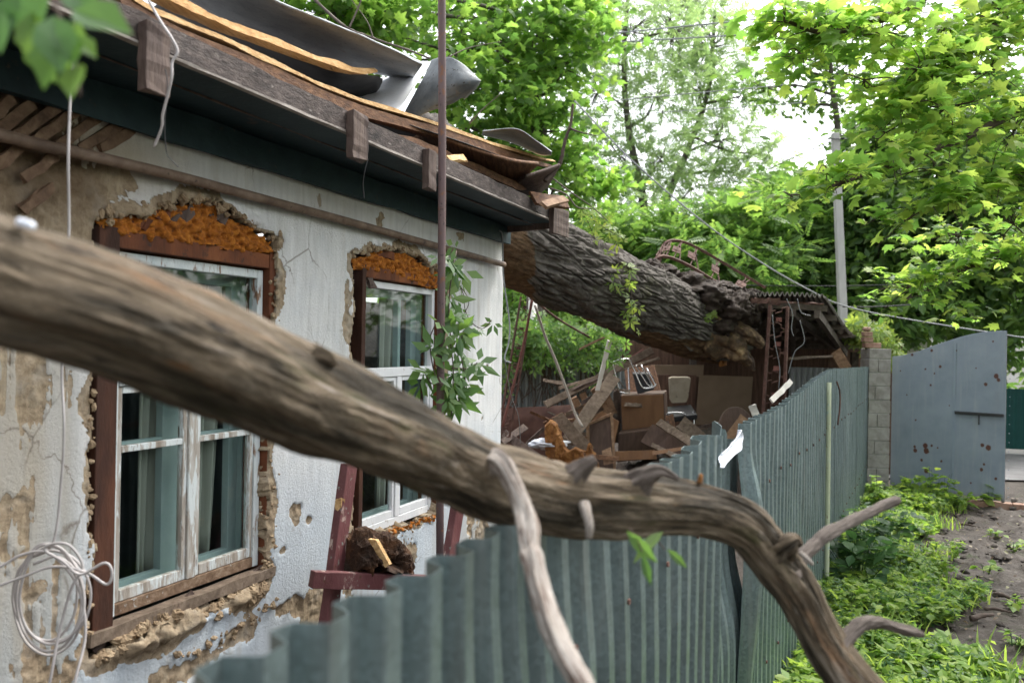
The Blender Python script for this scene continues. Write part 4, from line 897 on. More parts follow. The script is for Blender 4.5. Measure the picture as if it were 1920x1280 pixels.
# ================================================================ shed, back fence, rubble
shed = thing('shed', 'dark open shed with a sagging slate roof, partly crushed by the trunk', 'shed', (4.0, 11.5, 0))
A_, B_, C_, D_ = at(1390, 553, 9.7), at(1548, 563, 9.7), at(1620, 643, 12.9), at(1270, 640, 12.9)
def roofsheet():
    nu, nv = 170, 14; P = []
    for t in np.linspace(0, 1, nv):
        l = A_*(1-t)+D_*t; r_ = B_*(1-t)+C_*t; row = []
        for s in np.linspace(0, 1, nu):
            p = l*(1-s)+r_*s; row.append(p+UP*(.022*math.sin(s*math.pi*2*17)+.05*math.sin(t*5+s*2)))
        P.append(row)
    b = MB(); b.grid(np.array(P)); b.build('shed_roof', M_slate, shed, solid=.012)
roofsheet()
b = MB()
for t in (.03, .22, .42, .62, .82, .97):
    p, q = A_*(1-t)+D_*t, B_*(1-t)+C_*t; b.beam(p-UP*.075, q-UP*.075, .05, .07, seg=8, jit=.004)
b.build('purlin', M_shedwood, shed)
b = MB()
for s in (.35, .62, .9):
    p, q = A_*(1-s)+B_*s, D_*(1-s)+C_*s; b.beam(p-UP*.16, q-UP*.16, .06, .09, seg=6, jit=.004)
p, q = at(1480, 585, 9.9), at(1565, 650, 12.4); b.beam(p, q, .06, .09, seg=6, jit=.004)
b.build('rafter', M_shedwood, shed)
b = MB(); b.beam(at(1408, 562, 9.62), at(1462, 566, 9.62), .012, .06, seg=8, jit=.008); b.beam(at(1462, 566, 9.6), at(1545, 570, 9.62), .012, .02, seg=8, jit=.004); b.build('eave_sheet', M_rust, shed)
b = MB(); p0 = at(1150, 700, 12.95); p1 = at(1690, 700, 12.95); n = 66
for k in range(n):
    t = (k+.5)/n; c = p0*(1-t)+p1*t; b.box((c[0], c[1]+random.uniform(-.01, .01), .99), ((p1[0]-p0[0])/n/2+.002, 0, 0), (0, .01+.003*(k % 2), 0), (0, 0, .99))
b.build('back_wall', M_shedwall, shed)
b = MB(); p0 = at(1480, 700, 12.8); p1 = at(1580, 700, 12.8); P = []
for z in (.0, 1.62): P.append([V(p0[0]+(p1[0]-p0[0])*t, 12.8+.015*math.sin(t*60), z) for t in np.linspace(0, 1, 120)])
b.grid(np.array(P)); b.build('wall_sheet', M_greysheet, shed, solid=.003)
b = MB(); P = []
for z in (.4, 1.58): P.append([at(1150+(1240-1150)*t, 700, 12.75)*V(1, 1, 0)+V(0, .015*math.sin(t*50), z) for t in np.linspace(0, 1, 100)])
b.grid(np.array(P)); b.build('wall_sheet', M_greysheet, shed, solid=.003)
b = MB(); b.beam(at(1602, 660, 12.3)*V(1, 1, 0), at(1602, 660, 12.3), .09, .09, V(0, 1, 0)); b.build('shed_post', M_shedwood, shed); b = MB(); b.beam(at(1300, 640, 12.6)*V(1, 1, 0), at(1300, 640, 12.6), .09, .09, V(0, 1, 0)); b.build('shed_post', M_shedwood, shed)

# back fence of grey profiled sheet, overgrown, with a rusty lower sheet in front
b = MB(); p0 = at(900, 700, 12.6); p1 = at(1165, 700, 12.6); n = 260; zt = at(1000, 640, 12.6)[2]; P = []
for z in np.linspace(0, zt, 4): P.append([V(p0[0]+(p1[0]-p0[0])*t, 12.6+.02*np.interp((t*20) % 1, [0, .3, .45, .8, .95, 1], [1, 1, -1, -1, 1, 1]), z) for t in np.linspace(0, 1, n)])
b.grid(np.array(P)); tag(b.build('sheet_fence', M_greysheet, None, solid=.003), 'overgrown grey profiled sheet fence at the back of the yard beyond the house corner', 'fence')
b = MB(); p0 = at(935, 765, 12.2); p1 = at(1082, 758, 12.2); P = []
for z in np.linspace(0, 1, 6): P.append([V(p0[0]*(1-t)+p1[0]*t, 12.2+.06*math.sin(t*5+z*2), z*(p0[2]*(1-t)+p1[2]*t)) for t in np.linspace(0, 1, 20)])
b.grid(np.array(P)); tag(b.build('rusty_sheet', M_rustsheet, None, smooth=True, solid=.004), 'dark rust-brown metal sheet leaning on the grey back fence', 'metal sheet')

# rubble mound
def mound():
    xs = np.linspace(0.0, 5.2, 120); ys = np.linspace(7.6, 12.4, 100); X, Y = np.meshgrid(xs, ys)
    m = sstep(0, .9, X)*(1-sstep(4.1, 5.2, X))*sstep(7.6, 9.6, Y)*(1-sstep(11.9, 12.4, Y))
    Z = m*(.50+(fbm(X*1.8, Y*1.8, 501)-.5)*.6+(fbm(X*7, Y*7, 502)-.5)*.3)-.03
    ok = fpt(0, 0)[0]+TF*Y-X > .12
    v = np.stack([X, Y, Z], -1).reshape(-1, 3); f = gridfaces(*X.shape); f = f[ok.reshape(-1)[f].all(1)]
    o = link_mesh('rubble', v, f, M_soil, None, True); o['kind'] = 'stuff'; o['label'] = 'heap of earth and fine rubble under the broken furniture'
mound()
def plank(name, x0, y0, Y0, x1, y1, Y1, wd, th, m, label, cat='plank', group=None, up=None, rag=.012, seg=6, jit=.003, t1=1.0):
    b = MB(); p, q = at(x0, y0, Y0), at(x1, y1, Y1)
    up = V(0, -1, .25) if up is None else up
    b.beam(p, q, wd, th, up, seg=seg, jit=jit, rag=rag, t1=t1)
    return tag(b.build(name, m, None, bevel=.002), label, cat, group)
GP = 'loose planks and slats in the debris heap'
plank('plank', 1022, 760, 9.9, 1222, 657, 10.3, .085, .035, M_plank, 'long grey plank slanting up to the right under the fallen trunk', group=GP)
plank('plank', 1065, 826, 9.5, 1152, 706, 10.0, .15, .03, M_plank, 'wide bare plank crossing in front of the broken wooden screen', group=GP)
plank('plank', 1044, 780, 9.45, 1106, 848, 9.35, .14, .03, M_plank, 'short notched grey board leaning left, crossing under the wide bare plank', group=GP, rag=.03)
plank('plank', 1143, 640, 9.8, 1120, 732, 9.8, .052, .02, M_plankwhite, 'white painted slat standing upright beneath the trunk', cat='slat', group=GP)
plank('plank', 1086, 655, 9.85, 1133, 632, 9.9, .022, .02, M_planktan, 'thin short brown stick just under the trunk, left of the white slat', cat='stick', group=GP, jit=.001)
plank('plank', 1048, 728, 10.0, 1235, 672, 10.4, .03, .03, M_plank, 'thin grey batten lying along the long slanting plank', group=GP)
plank('plank', 1236, 792, 9.4, 1308, 838, 9.0, .085, .05, M_plank, 'grey-brown beam end sloping down right toward the torn metal fence', group=GP)
plank('plank', 1278, 792, 9.9, 1316, 824, 9.8, .16, .03, M_plank, 'short wide weathered board lying behind the sloping beam end', group=GP, rag=.03)
plank('plank', 1224, 835, 9.2, 1282, 862, 8.8, .05, .035, M_plank, 'thin batten lowest in the heap, in front of the fallen tabletop', group=GP)
plank('plank', 1213, 812, 9.6, 1285, 850, 9.3, .24, .025, M_veneerdark, 'broad tan tabletop board lying tilted in front of the cabinets', cat='board', group=None)
plank('plank', 1566, 658, 11.6, 1586, 692, 11.6, .16, .04, M_planktan, 'pale board leaning in the shed beside the block pillar', group=None)
plank('plank', 1155, 855, 9.3, 1230, 852, 9.2, .10, .03, M_veneer, 'brown drawer front lying at the bottom of the heap', cat='drawer front')
plank('plank', 1480, 672, 11.0, 1560, 668, 11.5, .03, .03, M_plank, 'thin pole lying across the shed behind the rusty lattice post', cat='pole')
plank('plank', 945, 812, 9.3, 1010, 860, 8.9, .09, .04, M_darkwood, 'dark beam lying at the foot of the house corner', group=GP)
plank('plank', 940, 830, 9.1, 985, 800, 9.4, .07, .04, M_darkwood, 'short dark beam crossing the dark beam at the house corner', group=GP)
plank('plank', 1445, 752, 9.2, 1482, 716, 9.5, .06, .025, M_plankwhite, 'white painted slat stuck behind the torn fence below the lattice post', cat='slat')
plank('plank', 1410, 760, 9.1, 1422, 790, 9.1, .08, .02, M_plankwhite, 'small white board end leaning left of the white slat by the fence', cat='board')
GB = 'broken brown furniture panels in the heap'
def brd(label, poly, Y, m, th=.02, tilt=.25):
    c = sum(V(*p, 0) for p in poly)/len(poly); q = [at(x, y, Y-(y-c[1])*.004*tilt*4) for x, y in poly]
    b = MB(); b.prism(q, V(.01, th, 0)); tag(b.build('furniture_panel', m, None, bevel=.002), label, 'panel', GB)
brd('dark panel lying flat at the bottom of the heap left of the cupboard door', [(1040, 858), (1100, 838), (1108, 850), (1050, 876)], 9.5, M_veneerdark)
brd('orange-brown panel propped behind the cupboard door', [(1098, 800), (1128, 770), (1160, 790), (1150, 840), (1104, 850)], 10.0, M_veneer)
brd('broken dark panel with slanted top right of the cabinets', [(1228, 800), (1252, 788), (1270, 830), (1240, 850)], 9.9, M_veneerdark)
brd('brown board wedged upright under the chair', [(1244, 780), (1262, 776), (1268, 820), (1250, 826)], 10.2, M_splintdark)
brd('dusty grey panel lying tilted before the fibreboard sheet', [(1310, 800), (1350, 790), (1362, 818), (1318, 832)], 10.3, M_shedwood)
brd('narrow orange strip of veneer sticking out under the beam end', [(1222, 846), (1290, 836), (1292, 842), (1224, 853)], 9.0, M_veneer)
brd('large brown wardrobe side leaning behind the chrome chair', [(1170, 690), (1226, 684), (1240, 738), (1176, 742)], 10.9, M_splintdark)
brd('small pale broken board standing in front of the cupboard door', [(1128, 845), (1144, 838), (1150, 868), (1132, 872)], 9.2, M_planktan)
brd('dark broken drawer box side near the round tabletop', [(1322, 822), (1356, 812), (1352, 842), (1326, 850)], 9.5, M_veneerdark)
brd('reddish board lying across the foot of the heap', [(1060, 846), (1160, 856), (1160, 864), (1060, 856)], 9.15, M_splintdark)
def laths():
    r_ = np.random.default_rng(141); ms = [M_plank, M_planktan, M_shedwood, M_splintdark, M_plank, M_darkwood]
    for k in range(24):
        x, y = r_.uniform(985, 1330), r_.uniform(775, 850)
        if k < 12: x, y = r_.uniform(1040, 1190), r_.uniform(700, 790)
        Y = r_.uniform(9.9, 10.6); a = r_.uniform(-.9, .9)+(math.pi if r_.random() < .5 else 0); l = r_.uniform(25, 75)
        p, q = at(x-l/2*math.cos(a), y-l/2*math.sin(a), Y), at(x+l/2*math.cos(a), y+l/2*math.sin(a), Y+r_.uniform(-.3, .3))
        b = MB(); b.beam(p, q, r_.uniform(.02, .055), r_.uniform(.01, .022), V(r_.normal(0, .3), -1, r_.normal(0, .4)), seg=5, jit=.003, rag=.03, t1=r_.uniform(.4, 1))
        tag(b.build('lath', ms[k % 6], None), 'splintered lath piece lying among the broken furniture under the trunk', 'lath', 'splintered laths in the debris heap')
laths()
# broken wooden screen (diagonal slats on a grey panel)
sc = thing('wooden_screen', 'broken wooden screen of light brown diagonal slats on a grey panel, left of the cabinet', 'wooden screen', at(1112, 830, 10.25))
b = MB(); q = [at(1090, 762, 10.3), at(1108, 742, 10.32), at(1122, 748, 10.32), at(1140, 780, 10.3), at(1130, 800, 10.3), at(1098, 796, 10.3)]; b.prism(q, V(0, .02, 0)); b.build('panel', M_shedwood, sc)
for k, (x0, y0, x1, y1) in enumerate(((1076, 745, 1108, 810), (1092, 738, 1118, 800), (1112, 728, 1142, 770), (1122, 732, 1150, 790), (1136, 738, 1152, 775), (1102, 792, 1150, 764))):
    b = MB(); b.beam(at(x0, y0, 10.25-.012*k), at(x1, y1, 10.25-.012*k), .075, .018, V(0, -1, .1), seg=4, jit=.003, rag=.01); b.build('slat', M_planktan, sc)
# framed cupboard door
dr = thing('cupboard_door', 'dark brown cupboard door with a lighter wooden edge frame leaning in the heap', 'cupboard door', at(1125, 880, 9.6))
q = [at(1102, 795, 9.75), at(1146, 776, 9.75), at(1152, 880, 9.5), at(1104, 905, 9.5)]
b = MB(); b.prism(q, V(0, .022, 0)); b.build('door_panel', M_veneerdark, dr)
b = MB()
for i, j in ((0, 1), (1, 2), (3, 0)): b.beam(q[i]-V(0, .012, 0), q[j]-V(0, .012, 0), .028, .03, V(0, -1, .1), seg=5, jit=.002)
b.build('door_frame', M_planktan, dr)
# cabinet
def cab(name, label, poly, Y, depth, mside, parts=True):
    t = thing(name, label, 'cabinet', at(sum(p[0] for p in poly)/4, max(p[1] for p in poly), Y))
    q = [at(x, y, Y) for x, y in poly]; dv = V(.10, depth, .02)
    b = MB(); b.prism(q, dv); b.build('carcass', M_veneerdark, t, bevel=.004)
    c = sum(q)/4; b = MB(); b.prism([c+(p-c)*.955-V(0, .016, 0) for p in q], V(0, .015, 0)); b.build('door', mside, t, bevel=.003); return t
cab('cabinet', 'orange-brown wooden cabinet standing high in the debris below the chrome chair', [(1163, 741), (1245, 737), (1247, 800), (1165, 810)], 10.2, .36, M_veneer)
cab('cabinet', 'dark wooden cabinet lying under the orange-brown cabinet', [(1160, 812), (1222, 804), (1228, 858), (1158, 866)], 9.95, .4, M_veneerdark)
# fibreboard sheets on the shed back wall
def sheet(label, poly, Y, m, th=.015, name='fibreboard'):
    b = MB(); b.prism([at(x, y, Y) for x, y in poly], V(0, th, 0)); tag(b.build(name, m, None, bevel=.002), label, 'board')
sheet('large square tan fibreboard sheet leaning in the dark shed', [(1312, 703), (1412, 706), (1405, 798), (1304, 796)], 11.9, M_board)
sheet('wide dull tan board high on the shed back wall behind the chair', [(1222, 684), (1320, 684), (1318, 706), (1222, 706)], 12.3, M_board)
sheet('dark brown board standing behind the beige-backed chair', [(1226, 702), (1306, 703), (1302, 800), (1240, 800)], 12.15, M_shedwall)
sheet('dark narrow door panel standing beside the broken screen', [(1150, 735), (1164, 728), (1164, 830), (1152, 830)], 10.35, M_shedwood, .03, 'door_panel')
sheet('rusty brown sheet tucked under the trunk above the planks', [(1176, 672), (1206, 654), (1218, 668), (1186, 684)], 10.6, M_rustplate, .01, 'metal_scrap')
# chair with beige back
ch = thing('chair', 'chair with a worn beige vinyl back, black seat and chrome armrest in the shed', 'chair', at(1278, 850, 11.0))
b = MB(); q = [at(1254, 709, 11.0), at(1260, 707, 11.0), at(1290, 707, 11.0), at(1296, 710, 11.0), at(1291, 745, 10.98), at(1287, 755, 10.97), at(1260, 756, 10.97), at(1256, 748, 10.98)]
b.prism(q, V(0, .05, .01)); b.build('backrest', M_vinyl, ch, bevel=.012)
b = MB(); q = [at(1250, 762, 10.95), at(1296, 758, 10.95), at(1308, 776, 10.4), at(1252, 782, 10.4)]; b.prism(q, V(0, 0, -.07)); b.build('seat', M_black, ch, bevel=.015)
b = MB(); b.tube([at(1249, 792, 10.42), at(1250, 777, 10.42), at(1256, 774, 10.42), at(1278, 774, 10.42), at(1286, 780, 10.42), at(1288, 800, 10.5)], .011, 8, 30); b.build('armrest', M_chrome, ch, smooth=True)
for x0, x1, Y in ((1258, 1256, 10.5), (1300, 1302, 10.5), (1262, 1262, 10.95), (1288, 1288, 10.95)):
    b = MB(); b.tube([at(x0, 772, Y), at(x1, 840, Y)], .011, 8); b.build('leg', M_chrome, ch, smooth=True)
# upturned chrome chair frame
cc = thing('metal_chair', 'upturned chrome tube chair frame with black seat lying on the cabinet', 'chair', at(1195, 740, 10.2))
def tubepx(parent, name, L, r_, m, n=30):
    b = MB(); b.tube([at(*q) for q in L], r_, 8, n); return b.build(name, m, parent, smooth=True)
tubepx(cc, 'leg', [(1162, 735, 10.1), (1150, 685, 10.1), (1152, 678, 10.1), (1170, 673, 10.1), (1176, 675, 10.2)], .010, M_chrome)
tubepx(cc, 'leg', [(1172, 672, 10.15), (1180, 675, 10.15), (1190, 695, 10.12), (1202, 722, 10.1), (1210, 728, 10.1), (1226, 725, 10.1), (1228, 718, 10.1), (1212, 690, 10.2)], .010, M_chrome)
tubepx(cc, 'leg', [(1162, 735, 10.05), (1176, 737, 10.05), (1180, 732, 10.05), (1178, 690, 10.2)], .009, M_chrome)
tubepx(cc, 'leg', [(1192, 685, 10.25), (1204, 705, 10.25), (1216, 722, 10.22), (1222, 720, 10.22), (1202, 684, 10.3)], .009, M_chrome)
b = MB(); q = [at(1186, 700, 10.4), at(1215, 700, 10.4), at(1228, 730, 10.3), at(1196, 740, 10.3)]; b.prism(q, V(0, .05, .02)); b.build('seat', M_black, cc, bevel=.01)
# rotten stump of orange wood
def shard(name, label, base, top, m, cat, thick, seed, n=60):
    """a splintered slab: outline in photo pixels at a depth, ragged crown."""
    b = MB(); q = [at(*p) for p in base]+[at(*p) for p in top]; b.prism(q, V(.03, thick, 0)); o = b.build(name, m, None)
    md = o.modifiers.new('rough', 'REMESH'); md.mode = 'VOXEL'; md.voxel_size = .012
    tx = bpy.data.textures.new('rot', 'CLOUDS'); tx.noise_scale = .07
    d2 = o.modifiers.new('ragged', 'DISPLACE'); d2.texture = tx; d2.strength = .06; d2.texture_coords = 'LOCAL'
    return tag(o, label, cat)
shard('rotten_stump', 'upright shard of orange rotten wood behind the foreground limb', [(1024, 872, 9.2), (1098, 882, 9.1)], [(1094, 850, 9.1), (1078, 840, 9.1), (1064, 848, 9.12), (1053, 834, 9.15), (1050, 814, 9.2), (1042, 798, 9.2), (1030, 790, 9.25), (1020, 800, 9.25)], M_rotwood, 'rotten wood', .18, 1)
shard('rotten_stump', 'smaller orange rotten wood piece right of the upright shard', [(1094, 880, 9.1), (1122, 880, 9.1)], [(1112, 850, 9.1), (1104, 832, 9.15), (1098, 850, 9.1)], M_rotwood, 'rotten wood', .12, 2)
# white bag
def bag():
    b = MB(); c = at(1030, 832, 9.35); nu, nv = 40, 18; U, VV = np.meshgrid(np.linspace(0, 2*math.pi, nu), np.linspace(.02, math.pi-.02, nv))
    d = np.stack([np.cos(U)*np.sin(VV), np.sin(U)*np.sin(VV), np.cos(VV)], -1); a = np.minimum(U, 6.2832-U)
    r_ = 1+(fbm(a*3, VV*4, 601, 4)-.5)*.9; b.grid(c+d*V(.20, .16, .055)*r_[..., None]); tag(b.build('bag', M_film, None, smooth=True), 'crumpled white plastic bag lying left of the rotten wood shard', 'bag')
bag()
# round cable-drum like table lying on its side
dm = thing('round_tabletop', 'round brown tabletop with broken leg standing on edge behind the torn fence', 'tabletop', at(1378, 850, 9.6))
c = at(1382, 818, 9.7); b = MB(); ax = nz(V(.75, -1, .25)); e1 = nz(np.cross(ax, UP)); e2 = np.cross(e1, ax)
b.prism([c+(e1*math.cos(a)+e2*math.sin(a))*.34 for a in np.arange(36)*2*math.pi/36], ax*.03); b.build('top', M_veneerdark, dm, bevel=.006)
b = MB(); b.prism([c-ax*.012+(e1*math.cos(a)+e2*math.sin(a))*.12 for a in np.arange(20)*2*math.pi/20], -ax*.06); b.build('hub', M_shedwood, dm)
b = MB(); b.beam(c-ax*.06+e2*.2-e1*.1, c-ax*.10+e2*-.15+e1*.02, .06, .035, seg=4, jit=.003); b.build('leg', M_plank, dm)
b = MB(); b.beam(at(1352, 842, 9.3), at(1395, 782, 9.4), .10, .03, V(0, -1, .3), seg=5, jit=.003); tag(b.build('plank', M_planktan, None), 'brown plank leaning on the round tabletop', 'plank', GP)

# ---- rusty lattice posts and rods
def lattice(name, label, r0, r1, nlev, plates, plate_m, cat='lattice post', rail=.03, rung=.007, group=None, base=None):
    """two rails (rows of px points), rungs between and plates."""
    t = thing(name, label, cat, base if base is not None else at(*r0[-1])*V(1, 1, 0), group)
    A = spline([at(*p) for p in r0], 60); B = spline([at(*p) for p in r1], 60)
    for X in (A, B):
        b = MB(); q = X[::3]; b.tube(np.vstack([q, X[-1:]]), rail*.6, 4); b.build('rail', M_rust, t)
    for k in range(nlev):
        b = MB()
        i = int((k+.6)/nlev*59); j = min(59, i+2) if k % 2 else max(0, i-2)
        p, q = A[i], B[j]; m1, m2 = p*.68+q*.32, p*.32+q*.68; dz = UP*.035*(1 if k % 2 else -1)
        b.tube([p, m1, m1+dz, m2+dz, m2, q], rung, 6); b.build('rung', M_rust, t)
    for k in range(plates):
        f = (k+.55)/plates; i = int(f*59); p = (A[i]+B[i])/2; d = nz(B[i]-A[i]); l = np.linalg.norm(B[i]-A[i]); u_ = nz(A[min(i+1, 59)]-A[max(i-1, 0)])
        b = MB(); b.box(p+V(0, -.02, 0), d*l*.15, V(0, .008, 0), u_*l*.12); b.box(p+V(0, -.031, 0), d*l*.04, V(0, .004, 0), u_*l*.11); b.build('plate', plate_m, t)
    return t
lattice('lattice_post', 'tall rusty lattice post with small square plates holding up the shed roof', [(1444, 572, 9.55), (1432, 760, 9.5), (1424, 900, 9.5)], [(1477, 575, 9.55), (1470, 760, 9.5), (1462, 900, 9.5)], 17, 8, M_rustplate, rail=.035)
lattice('lattice_post', 'leaning rusty lattice strut close to the house corner', [(977, 556, 9.2), (955, 690, 9.1), (934, 820, 9.0)], [(997, 560, 9.2), (977, 690, 9.1), (955, 820, 9.0)], 16, 7, M_rust, rail=.02, rung=.006)
lattice('bent_lattice', 'bent rusty iron lattice arch lying on top of the fallen trunk', [(1222, 512, 9.9), (1224, 495, 9.9), (1232, 484, 9.9), (1250, 481, 9.95), (1290, 497, 10.05), (1345, 530, 10.2), (1400, 562, 10.3)],
        [(1236, 505, 10.25), (1238, 478, 10.25), (1246, 458, 10.25), (1264, 451, 10.3), (1296, 459, 10.4), (1350, 489, 10.55), (1434, 539, 10.75)], 17, 8, M_rust, 'iron lattice', rail=.038, base=at(1300, 540, 10.1))
def rod(name, label, L, r_, m, cat='rod', group=None, n=30, jit=.0):
    b = MB(); b.tube([at(*q) for q in L], r_, 7, n, jit=jit); return tag(b.build(name, m, None, smooth=True), label, cat, group)
rod('iron_rod', 'thin rust-red rod leaning against the lattice strut by the house corner', [(998, 562, 8.9), (978, 660, 8.9), (942, 800, 8.8)], .014, M_rustplate)
rod('iron_rod', 'pale peeling rod leaning from the trunk down into the debris', [(1003, 572, 9.2), (1022, 630, 9.3), (1040, 672, 9.35), (1062, 730, 9.4), (1078, 775, 9.4), (1092, 800, 9.3)], .015, M_limbpale)
rod('iron_rod', 'thin dark bar bracing under the trunk from the leaning strut', [(1000, 562, 9.6), (1050, 600, 9.7), (1105, 632, 9.8)], .012, M_rust)
rod('hanging_wire', 'thin dark wire hanging down the house corner', [(936, 432, 6.55), (942, 445, 6.6), (944, 520, 6.7), (955, 600, 6.75), (954, 640, 6.75), (946, 672, 6.7), (958, 680, 6.7)], .006, M_cablegrey, 'wire')
rod('hanging_wire', 'loose thin wire trailing down left of the rust-red rod', [(946, 672, 6.75), (958, 740, 7.2), (972, 780, 7.6), (976, 830, 7.8)], .003, M_cablegrey, 'wire')
for k, (L, lb) in enumerate((([(1475, 560, 9.4), (1486, 588, 9.4), (1484, 615, 9.4), (1488, 630, 9.4)], 'short wire dangling from the shed roof edge right of the lattice post'),
                             ([(1495, 560, 9.4), (1502, 585, 9.4), (1520, 592, 9.4)], 'curled wire end sticking out from the shed roof edge'),
                             ([(1500, 600, 9.5), (1508, 640, 9.5), (1490, 660, 9.5), (1478, 700, 9.5)], 'long thin wire hanging in a curve inside the shed opening'),
                             ([(1448, 590, 9.45), (1453, 640, 9.45), (1462, 690, 9.45), (1460, 730, 9.45)], 'thin wire hanging down inside the lattice post'))):
    rod('hanging_wire', lb, L, .004, M_cablegrey, 'wire', 'wires hanging from the shed')

# ================================================================ torn roof edge: planks, sheets, twigs
def ribbon(name, label, top, wd, th, m, cat, up, seg=70, rag=.0, jag=.012, m2=None):
    """long splintered board: px path (x,y,Y) as its front upper edge, width along 'in', ragged upper edge."""
    P = spline([at(*q) for q in top], seg); T, Nn, Bn = frames(P); up = V(up)
    n = len(P); t = np.arange(n); jg = (fbm(t*.13, t*0+len(label), 801, 5, .45)-.5)*jag*2.4; jg2 = (fbm(t*.15, t*0+7, 802, 5, .45)-.5)*jag*2.4
    side = np.array([nz(np.cross(T[k], up)) for k in range(n)]); side *= np.sign((side @ NO))[:, None]
    end = np.minimum(1, np.minimum(t, n-1-t)/6.0)[:, None]*.8+.2
    a = P+UP*jg[:, None]; b_ = P-UP*(wd*end)+UP*jg2[:, None]*.6
    c = b_-side*th+UP*.01; d = a-side*th*end+UP*(.012+jg2[:, None])
    mb = MB(); mb.grid(np.stack([a, b_, c, d, a], 1)); mb.f += [(0, 1, 2, 3), tuple((n-1)*5+i for i in (3, 2, 1, 0))]
    return tag(mb.build(name, m, None), label, cat)
GS = 'splintered roof boards'
def FY(x, d=0.0): return F*(2.217+d)/(1600-x)
def fl(L, d): return [(x, y, FY(x, d)) for x, y in L]
ribbon('splintered_board', 'longest pale splintered board running above the fascia along the torn roof edge', fl([(215, -45), (270, 2), (345, 38), (415, 66), (480, 98), (550, 130), (620, 162), (700, 192), (800, 222), (900, 258), (975, 283), (1042, 303)], .12), .018, .13, M_splint, 'splintered board', UP, 140, jag=.009)['group'] = GS
ribbon('splintered_board', 'red-brown underside board below the long pale splintered board', fl([(215, -29), (270, 16), (345, 52), (480, 111), (620, 174), (700, 203), (800, 232), (900, 267), (1035, 311)], .125), .055, .10, M_splintdark, 'splintered board', UP, 100, jag=.012)['group'] = GS
ribbon('splintered_board', 'short pale splintered board higher up, under the dark sheet at the top', fl([(300, -30), (340, -4), (400, 24), (450, 48), (520, 72), (600, 104), (660, 124), (708, 134)], .34), .03, .10, M_splint, 'splintered board', UP, 90, jag=.010)['group'] = GS
ribbon('splintered_board', 'dark cracked board lying on the fascia near the thin pole', fl([(700, 232), (780, 262), (860, 292), (940, 330), (1000, 352)], .10), .045, .12, M_splintdark, 'splintered board', UP, 60, jag=.02)['group'] = GS
def patch(name, label, rows, m, cat='roof sheet', solid=.003, n=24, wave=0.0, group='torn roof sheets', smooth=True):
    """sheet lofted through px rows [(x,y,Y)...]."""
    R_ = [spline([at(*q) for q in r_], n) for r_ in rows]; R_ = np.array(R_); k = len(R_)
    G = np.stack([spline(R_[:, i], max(4, k*6)) for i in range(n)], 1)
    if wave:
        i, j = np.meshgrid(np.arange(G.shape[1]), np.arange(G.shape[0])); G = G+UP*((fbm(i*.3, j*.3, 31)-.5)*wave)[..., None]
    b = MB(); b.grid(G); return tag(b.build(name, m, None, smooth=smooth, solid=solid), label, cat, group)
patch('roof_sheet', 'long dark roof sheet with a bright upper edge at the top of the torn roof', [[(240, -60, 4.75), (400, 30, 4.85), (510, 76, 5.0), (590, 108, 5.15), (680, 134, 5.25), (772, 150, 5.45)], [(350, -75, 4.0), (470, -10, 4.1), (560, 28, 4.2), (640, 60, 4.35), (720, 93, 4.5), (790, 124, 4.75)], [(355, -82, 4.05), (472, -19, 4.16), (562, 19, 4.26), (642, 52, 4.42), (722, 86, 4.56), (792, 117, 4.85)]], M_roofmetal, wave=.012, n=40)
patch('roof_sheet', 'black sheet showing its underside between the two pale boards', [[(270, 25, 4.5), (420, 98, 4.7), (560, 158, 4.9), (650, 188, 5.05), (700, 176, 5.1), (716, 156, 5.1)], [(320, -10, 3.9), (450, 50, 4.05), (600, 112, 4.3), (660, 134, 4.5), (700, 142, 4.65), (718, 146, 4.75)]], M_roofdark, wave=.02, n=40)
patch('roof_sheet', 'grey-white speckled metal sheet lying flat on the roof behind the pole', [[(625, 178, 5.2), (690, 160, 5.3), (740, 138, 5.4), (785, 122, 5.5), (812, 114, 5.6)], [(618, 205, 4.5), (690, 216, 4.6), (730, 215, 4.7), (752, 200, 4.8), (768, 176, 4.95)]], M_roofwhite, wave=.01, n=30)
patch('roof_sheet', 'curled grey metal sheet rolled up like a wave behind the pole', [[(810, 113, 5.05), (794, 146, 5.0), (772, 186, 4.95), (744, 238, 4.9)], [(824, 108, 4.9), (812, 148, 4.86), (794, 186, 4.86), (766, 228, 4.9)], [(846, 109, 4.8), (838, 148, 4.76), (822, 182, 4.8), (800, 212, 4.86)], [(872, 123, 4.78), (868, 150, 4.72), (856, 174, 4.76), (838, 198, 4.82)], [(896, 147, 4.8), (898, 152, 4.78), (886, 167, 4.8), (868, 184, 4.84)], [(899, 149, 4.95), (900, 155, 4.9), (889, 170, 4.9), (870, 187, 4.92)]], M_roofcurl, n=40, wave=.012)
patch('roof_sheet', 'dark tilted metal sheet near the far end of the torn roof edge', [[(903, 253, 6.3), (960, 268, 6.4), (1010, 290, 6.5), (1034, 291, 6.5)], [(905, 247, 5.7), (967, 244, 5.7), (1005, 266, 5.8), (1034, 286, 6.0)], [(905, 245, 5.8), (967, 242, 5.8), (1006, 264, 5.9), (1035, 284, 6.1)]], M_roofmetal, n=30)
patch('roof_sheet', 'dark brown broken boarding hanging under the far end of the splintered board', [[(760, 268, 5.3), (830, 300, 5.5), (900, 328, 5.8), (965, 348, 6.1)], [(800, 244, 4.7), (880, 276, 5.0), (960, 300, 5.3), (1010, 306, 5.6)]], M_splintdark, 'boarding', .02, group=None)
patch('roof_sheet', 'small dark triangular board at the very end of the torn roof edge', [[(955, 352, 6.1), (1000, 366, 6.2), (1026, 350, 6.3)], [(985, 330, 5.7), (1022, 318, 5.8), (1050, 308, 5.9)]], M_darkwood, 'board', .018, group=None)
